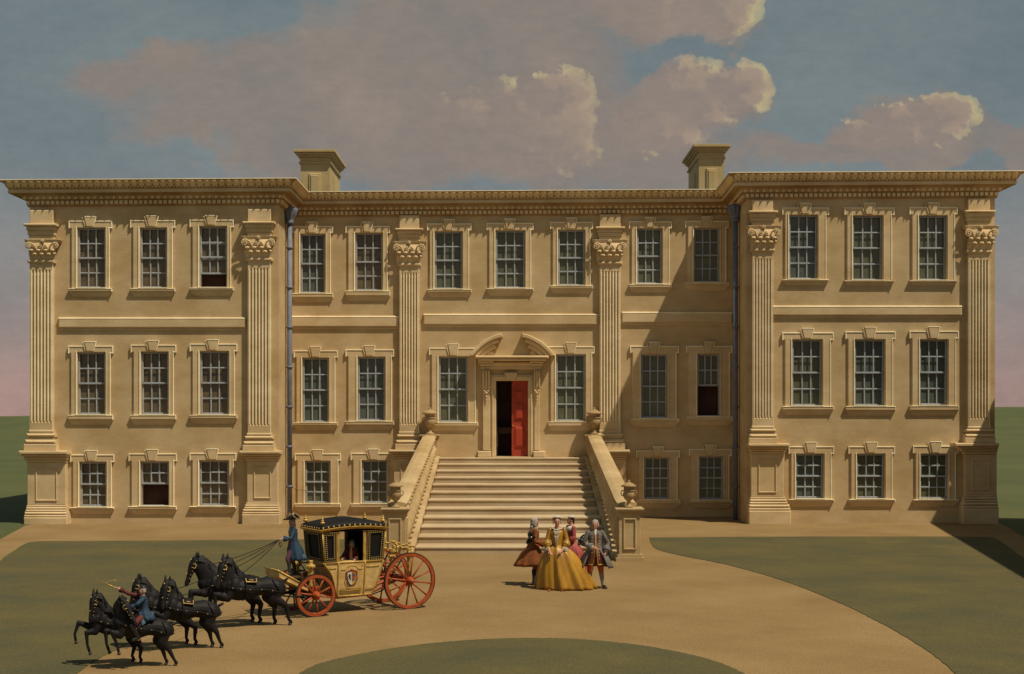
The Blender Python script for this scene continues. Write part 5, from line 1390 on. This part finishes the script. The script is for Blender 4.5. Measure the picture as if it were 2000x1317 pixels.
# leaders
pe = off(at_px(320,1301), 0, 0)
horse('near lead horse ridden by the postilion, its head turned sharply back towards us', pe, RZ, .77, 11, lx=.92,
      neck=((.94,0,0.964),(1.06,.02,1.127),(1.08,.08,1.246)), head=((1.060,.14,1.270),(-.42,.36,-.83),(.3,.8,.2)), cloth=False,
      fore=(((1.0,.56),(1.20,.60),(1.02,.34),(.98,.24)),((1.04,.58),(1.30,.58),(1.22,.30),(1.16,.2))),
      hind=(((.06,.56),(-.10,.36),(-.22,.14),(-.27,.07)),((.12,.56),(.0,.34),(-.06,.14),(-.10,.07))))
pf = off(pe, .34, -.50)
horse('far lead horse, foremost of the team, its raised foreleg reaching over the lawn', pf, RZ, .77, 12, lx=.90,
      neck=((.94,0,0.964),(1.02,0,1.127),(1.06,.02,1.246)), head=((1.160,.03,1.285),(.20,.14,-.95)), cloth=False,
      fore=(((1.0,.56),(1.20,.50),(1.12,.24),(1.06,.14)),((1.06,.60),(1.38,.66),(1.42,.40),(1.38,.30))),
      hind=(((.10,.56),(-.06,.36),(-.02,.14),(-.06,.07)),((.16,.56),(.06,.34),(.12,.14),(.08,.07))))
# ---------------------------------------------------------------- postilion
sh_ = .77
Me = Matrix.Translation(pe) @ Matrix.Rotation(RZ,4,'Z') @ Matrix.Scale(sh_,4) @ (Matrix.Translation((0,0,.80)) @ Matrix.Rotation(radians(-11),4,'Y') @ Matrix.Translation((0,0,-.80)))
seat = Me @ V(.50,0,1.02); s = .58
root, P = person('postilion in a blue coat and black cap riding the near lead horse, whip arm raised', seat-V(0,0,.86*s), RZ+radians(4), s,
    feet=((.20,.34,.22),(.20,-.34,.22)), arms=(((.22,.28,1.26),(.40,.16,1.14),(1,0,-.1)),((.34,-.28,1.50),(.62,-.32,1.66),(1,0,.4))), head_yaw=radians(14), lean=.0,
    knees=((.38,.33,.66),(.38,-.33,.66)), hip=.90)
for q in (0,1):
    b = MB(); b.limb([P['hj%d'%q], P['hj%d'%q].lerp(P['kn%d'%q],.5), P['kn%d'%q]], [.12,.10,.08]); b.remeshed('breeches_leg', M['darkred'], root, .016, 3)
    b = MB(); k_,a_ = P['kn%d'%q],P['an%d'%q]; b.limb([k_,k_.lerp(a_,.4),a_,a_+V(.16,0,-.05)],[.085,.07,.055,.048]); b.remeshed('boot', M['shoe'], root, .014, 2)
coat(root, P, M['bluecoat'], hem=.76, flare=(.26,.30), open_=.6, back=.10, z_w=1.12, buttons=False)
for q in (0,1): sleeve(root, P, q, M['bluecoat'] if q == 0 else M['darkred'], cuff=.075, upto=.84)
wig(root, P, M['wig'])
b = MB(); b.ball((-.02,0,.095), (.10,.095,.055), 12, 8); b.limb([(.06,0,.085),(.13,0,.075)],[(.06,.012),(.03,.01)]); b.xform(P['Mh']); b.remeshed('riding_cap', M['shoe'], root, .011, 1)
b = MB(); b.loft([[(-.26,-.20,.86),(.10,-.34,.62),(.10,.34,.62),(-.26,.20,.86)],[(-.34,-.22,.80),(.02,-.36,.50),(.02,.36,.50),(-.34,.22,.80)],[(-.30,-.20,.94),(.12,-.20,.98),(.12,.20,.98),(-.30,.20,.94)]][:1]+[[(-.30,-.16,.97),(.14,-.16,1.0),(.14,.16,1.0),(-.30,.16,.97)]]); b.build('coat_skirt', M['paleblue'], root, bevel=.03)
Mp = Matrix.Translation(seat-V(0,0,.86*s)) @ Matrix.Rotation(RZ+radians(4),4,'Z') @ Matrix.Scale(s,4)
wr = Mp @ (P['wr1']+V(.08,0,.03)); dd = wr.y-CY
b = MB(); tip = unp(200,1137,dd); b.tube([wr, wr.lerp(tip,.5), tip],[.011,.009,.006],6); b.tube([tip, unp(203,1139,dd), unp(208,1138,dd), unp(213,1135,dd), unp(220,1135,dd), unp(227,1133,dd)], .005, 5)
tag(b.build('riding_whip', M['gold'], smooth=True), 'short pale riding whip held out by the postilion over the lawn', 'whip')
# ---------------------------------------------------------------- reins from the coachman's left hand
Mc = Matrix.Translation(CM @ V(2.46,.06,.83)) @ Matrix.Rotation(CR-radians(6),4,'Z') @ Matrix.Scale(.70,4)
hnd = Mc @ V(.50,.20,1.12)
def HW_(i, a, f=0, q=0): 
    root, Rp, poll, hp = HORSES[i]; return Matrix.Translation(root.location) @ Matrix.Rotation(root.rotation_euler.z,4,'Z') @ Matrix.Diagonal((root.scale.x,root.scale.y,root.scale.z,1)) @ hp(a,f,q)
def HB(i, p):
    root, Rp, poll, hp = HORSES[i]; return Matrix.Translation(root.location) @ Matrix.Rotation(root.rotation_euler.z,4,'Z') @ Matrix.Diagonal((root.scale.x,root.scale.y,root.scale.z,1)) @ (Rp @ Vector(p))
for (a_, lab) in ((HB(0,(.84,.14,1.02)),'rein running to the neck of the near wheel horse'),(HB(0,(.95,.10,1.17)),'upper rein running to the crest of the near wheel horse'),
                  (HB(1,(1.02,.06,1.20)),'topmost rein running to the far wheel horse'),(HB(1,(.90,.08,1.10)),'middle rein running to the far wheel horse')):
    cord('rein', sag(hnd, a_, .05), .0075, M['leather'], lab, 'rein', 'reins held by the coachman', 5)
for (i,j,u,lab) in ((0,2,.2,'rein between the near wheel and near middle horses'),(1,3,.2,'rein between the far wheel and far middle horses')):
    cord('rein', sag(HB(i,(.95,.15,1.05)), HB(j,(.80,.12,1.20)), .03), .0075, M['leather'], lab, 'reins between the horse pairs', None, 5) if False else cord('rein', sag(HB(i,(.98,.18,.98)), HB(j,(.82,.14,1.04)), .03), .0075, M['leather'], lab, 'rein', 'reins between the horse pairs', 5)
b = MB(); pts = [hnd+Vector((.0,0,-.0))]+[hnd+Vector((.03+.035*sin(a),-.02,-.06-.05*cos(a)-.05)) for a in [k*2*pi/10 for k in range(11)]]; b.tube(pts,.006,5)
tag(b.build('rein', M['leather'], smooth=True), 'loop of slack rein hanging from the hand of the coachman', 'rein', 'reins held by the coachman')
# ================================================================ camera, sun, sky
cam = bpy.data.cameras.new('camera'); co = bpy.data.objects.new('camera', cam); C.objects.link(co)
cam.sensor_width = 36; cam.lens = F/2000*36; cam.shift_y = (812-658.5)/2000; cam.shift_x = 0
cam.clip_start = .5; cam.clip_end = 6000
co.location = (0,CY,H); co.rotation_euler = (radians(90),0,0)
bpy.context.scene.camera = co
SD = Vector((1,-.70,2.17)).normalized()
sun = bpy.data.lights.new('sun','SUN'); sun.energy = 3.5; sun.angle = radians(.6); sun.color = (1,.865,.66)
so = bpy.data.objects.new('sun', sun); C.objects.link(so); so.rotation_euler = SD.to_track_quat('Z','Y').to_euler()
wd = bpy.data.worlds.new('World'); bpy.context.scene.world = wd; wd.use_nodes = True
nt = wd.node_tree; N = nt.nodes; L = nt.links; bg = N['Background']
def nd(t, **k):
    n = N.new(t)
    for a,v in k.items(): setattr(n, a, v)
    return n
def math_(op, a, b=None, c=None, nt_=None):
    n = (nt_ or nt).nodes.new('ShaderNodeMath'); n.operation = op
    for i,v in enumerate((a,b,c)):
        if v is None: continue
        if isinstance(v,(int,float)): n.inputs[i].default_value = v
        else: (nt_ or nt).links.new(v, n.inputs[i])
    return n.outputs[0]
# --- cloud density as a group of soft lumps in direction space (u right, v up, tangent units)
def U(px): return (px-1000)/F
def Vv(py): return (812-py)/F
BLOBS = [(1010,220,120,60),(1000,215,200,70),(1230,250,150,70),(1640,300,260,40),(640,170,430,120),(1000,300,500,85),(300,120,180,60),(1150,230,220,90),(1000,130,260,110), # px, py, rx, ry
 (560,180,330,95),(820,215,330,120),(980,255,330,70),(420,250,200,60),(1120,300,420,62),(650,290,230,60),
 (880,40,300,95),(1120,25,300,62),(1330,20,150,55),(700,70,150,60),(1010,80,160,50),
 (1085,195,78,58),(1030,215,80,55),(1360,190,120,82),(1440,165,68,62),(1290,235,120,62),(1230,280,160,55),
 (1850,232,70,55),(1770,240,90,52),(1700,262,100,36),(1870,270,90,40),(1830,308,240,26),(1560,300,200,26),(1960,285,60,26)]
HARD = [(1088,192,78,56),(1000,255,210,105),(1350,192,118,84),(1440,168,70,64),(1285,240,120,60),(1852,228,70,54),(1770,238,80,48),(1700,258,90,34),(1400,-25,100,105),(1280,-40,160,115)]
g = bpy.data.node_groups.new('cloud_lumps','ShaderNodeTree')
g.interface.new_socket('P', in_out='INPUT', socket_type='NodeSocketVector'); g.interface.new_socket('D', in_out='OUTPUT', socket_type='NodeSocketFloat'); g.interface.new_socket('S', in_out='OUTPUT', socket_type='NodeSocketFloat')
gi = g.nodes.new('NodeGroupInput'); go = g.nodes.new('NodeGroupOutput')
def vm(op, a, b=None, sc=None):
    n = g.nodes.new('ShaderNodeVectorMath'); n.operation = op
    for i,v in enumerate((a,b)):
        if v is None: continue
        if isinstance(v,(tuple,list)): n.inputs[i].default_value = v
        else: g.links.new(v, n.inputs[i])
    if sc is not None: n.inputs['Scale'].default_value = sc
    return n.outputs['Value'] if op == 'LENGTH' else n.outputs['Vector']
def gn(scale, det, rough=.55, vec=None):
    n = g.nodes.new('ShaderNodeTexNoise'); n.inputs['Scale'].default_value = scale; n.inputs['Detail'].default_value = det; n.inputs['Roughness'].default_value = rough
    g.links.new(vec, n.inputs['Vector']); return n.outputs
P0 = gi.outputs[0]
w1 = vm('SCALE', vm('SUBTRACT', gn(14,5,.6,P0)['Color'], (.5,.5,.5)), None, .060)
w2 = vm('ADD', vm('SCALE', vm('SUBTRACT', gn(45,4,.6,P0)['Color'], (.5,.5,.5)), None, .024), vm('SCALE', vm('SUBTRACT', gn(120,3,.6,P0)['Color'], (.5,.5,.5)), None, .009))
PH = vm('ADD', vm('ADD', P0, w2), vm('SCALE', w1, None, .35)); PS = vm('ADD', P0, vm('SCALE', w1, None, 1.6))
def lumps(P_, lst, k):
    acc = None
    for (px,py,rx,ry) in lst:
        q = vm('MULTIPLY', vm('SUBTRACT', P_, (U(px),Vv(py),0)), (F/rx,F/ry,0)); d = math_('SUBTRACT', 1.0, vm('LENGTH', q), nt_=g)
        acc = d if acc is None else math_('SMOOTH_MAX', acc, d, k, nt_=g)
    return acc
hard = lumps(PH, HARD, .12); soft = lumps(PS, BLOBS, .35)
g.links.new(hard, go.inputs[0]); g.links.new(soft, go.inputs[1])
tc = nd('ShaderNodeTexCoord'); sx = nd('ShaderNodeSeparateXYZ'); L.new(tc.outputs['Generated'], sx.inputs[0])
yy = math_('MAXIMUM', math_('ABSOLUTE', sx.outputs['Y']), .08)
u_ = math_('DIVIDE', sx.outputs['X'], yy); v_ = math_('DIVIDE', sx.outputs['Z'], yy)
cb = nd('ShaderNodeCombineXYZ'); L.new(u_, cb.inputs[0]); L.new(v_, cb.inputs[1])
def grp(vec):
    n = nd('ShaderNodeGroup'); n.node_tree = g; L.new(vec, n.inputs[0]); return n.outputs
d0 = grp(cb.outputs[0])
of = nd('ShaderNodeVectorMath', operation='ADD'); of.inputs[1].default_value = (.0115,.0040,0); L.new(cb.outputs[0], of.inputs[0])
d1 = grp(of.outputs[0])
def ramp(val, stops, interp='EASE'):
    r = nd('ShaderNodeValToRGB'); r.color_ramp.interpolation = interp
    while len(r.color_ramp.elements) < len(stops): r.color_ramp.elements.new(.5)
    for e,(p,c) in zip(r.color_ramp.elements, stops): e.position = p; e.color = (*c,1) if len(c) == 3 else c
    L.new(val, r.inputs[0]); return r.outputs[0]
def mixc(f, a, b, t='MIX'):
    m = nd('ShaderNodeMix', data_type='RGBA', blend_type=t)
    if isinstance(f,(int,float)): m.inputs['Factor'].default_value = f
    else: L.new(f, m.inputs['Factor'])
    for i,v in ((6,a),(7,b)):
        if isinstance(v,tuple): m.inputs[i].default_value = (*v,1)
        else: L.new(v, m.inputs[i])
    return m.outputs[2]
K = 1.0   # sky level at the exposure used
def k(c): return tuple(x*K for x in c)
# clear sky : rose at the horizon, grey blue above
vclamp = math_('MINIMUM', math_('MAXIMUM', v_, 0.0), 1.0)
base = ramp(vclamp, [(0,k((.31,.20,.18))),(.035,k((.285,.195,.178))),(.10,k((.20,.180,.172))),(.19,k((.142,.168,.172))),(.40,k((.128,.162,.165))),(1.0,k((.12,.16,.17)))], 'LINEAR')
nz = nd('ShaderNodeTexNoise'); nz.inputs['Scale'].default_value = 6; nz.inputs['Detail'].default_value = 7
mpn = nd('ShaderNodeMapping'); mpn.inputs['Scale'].default_value = (1,2.2,1); L.new(cb.outputs[0], mpn.inputs[0]); L.new(mpn.outputs[0], nz.inputs['Vector'])
base = mixc(.55, base, ramp(nz.outputs['Fac'], [(.3,(.80,.83,.86)),(.72,(1.22,1.16,1.10))]), 'MULTIPLY')
sky = nd('ShaderNodeTexSky', sky_type='NISHITA'); sky.sun_disc = False
sky.sun_elevation = math.asin(SD.z); sky.sun_rotation = atan2(SD.x, SD.y)
skd = mixc(1.0, sky.outputs[0], (.05,.05,.05), 'MULTIPLY'); base = mixc(.12, base, skd)
# soft bank
sm = ramp(d0['S'], [(.0,(0,0,0)),(.16,(.55,.55,.55)),(.42,(1,1,1))]); 
n2 = nd('ShaderNodeTexNoise'); n2.inputs['Scale'].default_value = 11; n2.inputs['Detail'].default_value = 8; L.new(cb.outputs[0], n2.inputs['Vector'])
ccol = ramp(n2.outputs['Fac'], [(.25,k((.150,.148,.142))),(.48,k((.195,.166,.146))),(.75,k((.255,.197,.160)))])
s1 = mixc(mixc(1.0, sm, (.92,.92,.92), 'MULTIPLY'), base, ccol)
# crisp cumulus
hm = ramp(d0['D'], [(-.0,(0,0,0)),(.07,(.55,.55,.55)),(.26,(1,1,1))])
diff = math_('SUBTRACT', d0['D'], d1['D'])
rim = math_('MULTIPLY', ramp(diff, [(.05,(0,0,0)),(.24,(1,1,1))]), ramp(d0['D'], [(0,(1,1,1)),(.16,(.8,.8,.8)),(.34,(0,0,0))]))
lit = math_('MULTIPLY', ramp(diff, [(.0,(0,0,0)),(.22,(1,1,1))]), ramp(d0['D'], [(0,(1,1,1)),(.55,(.5,.5,.5)),(.9,(0,0,0))]))
n3 = nd('ShaderNodeTexNoise'); n3.inputs['Scale'].default_value = 32; n3.inputs['Detail'].default_value = 6; L.new(cb.outputs[0], n3.inputs['Vector'])
rim = math_('MULTIPLY', rim, ramp(n3.outputs['Fac'], [(.35,(.25,.25,.25)),(.62,(1,1,1))]))
cc = mixc(rim, mixc(mixc(1.0, lit, (.8,.8,.8), 'MULTIPLY'), mixc(.5, ccol, k((.22,.175,.152))), k((.33,.245,.175))), k((.44,.39,.19)))
s2 = mixc(mixc(1.0, hm, (.96,.96,.96), 'MULTIPLY'), s1, cc)
n5 = nd('ShaderNodeTexNoise'); n5.inputs['Scale'].default_value = 60; n5.inputs['Detail'].default_value = 6; n5.inputs['Roughness'].default_value = .75
mp5 = nd('ShaderNodeMapping'); mp5.inputs['Scale'].default_value = (1,2.0,1); L.new(cb.outputs[0], mp5.inputs[0]); L.new(mp5.outputs[0], n5.inputs['Vector'])
s2 = mixc(.6, s2, ramp(n5.outputs['Fac'], [(.3,(.91,.92,.93)),(.7,(1.09,1.08,1.06))]), 'MULTIPLY')
# canvas-free, but keep the fine grain of a hazy evening sky
L.new(s2, bg.inputs['Color']); bg.inputs['Strength'].default_value = 1.0
sc_ = bpy.context.scene
sc_.view_settings.view_transform = 'Standard'; sc_.view_settings.look = 'None'; sc_.view_settings.exposure = .35; sc_.view_settings.gamma = 1
sc_.cycles.max_bounces = 6; sc_.cycles.diffuse_bounces = 4
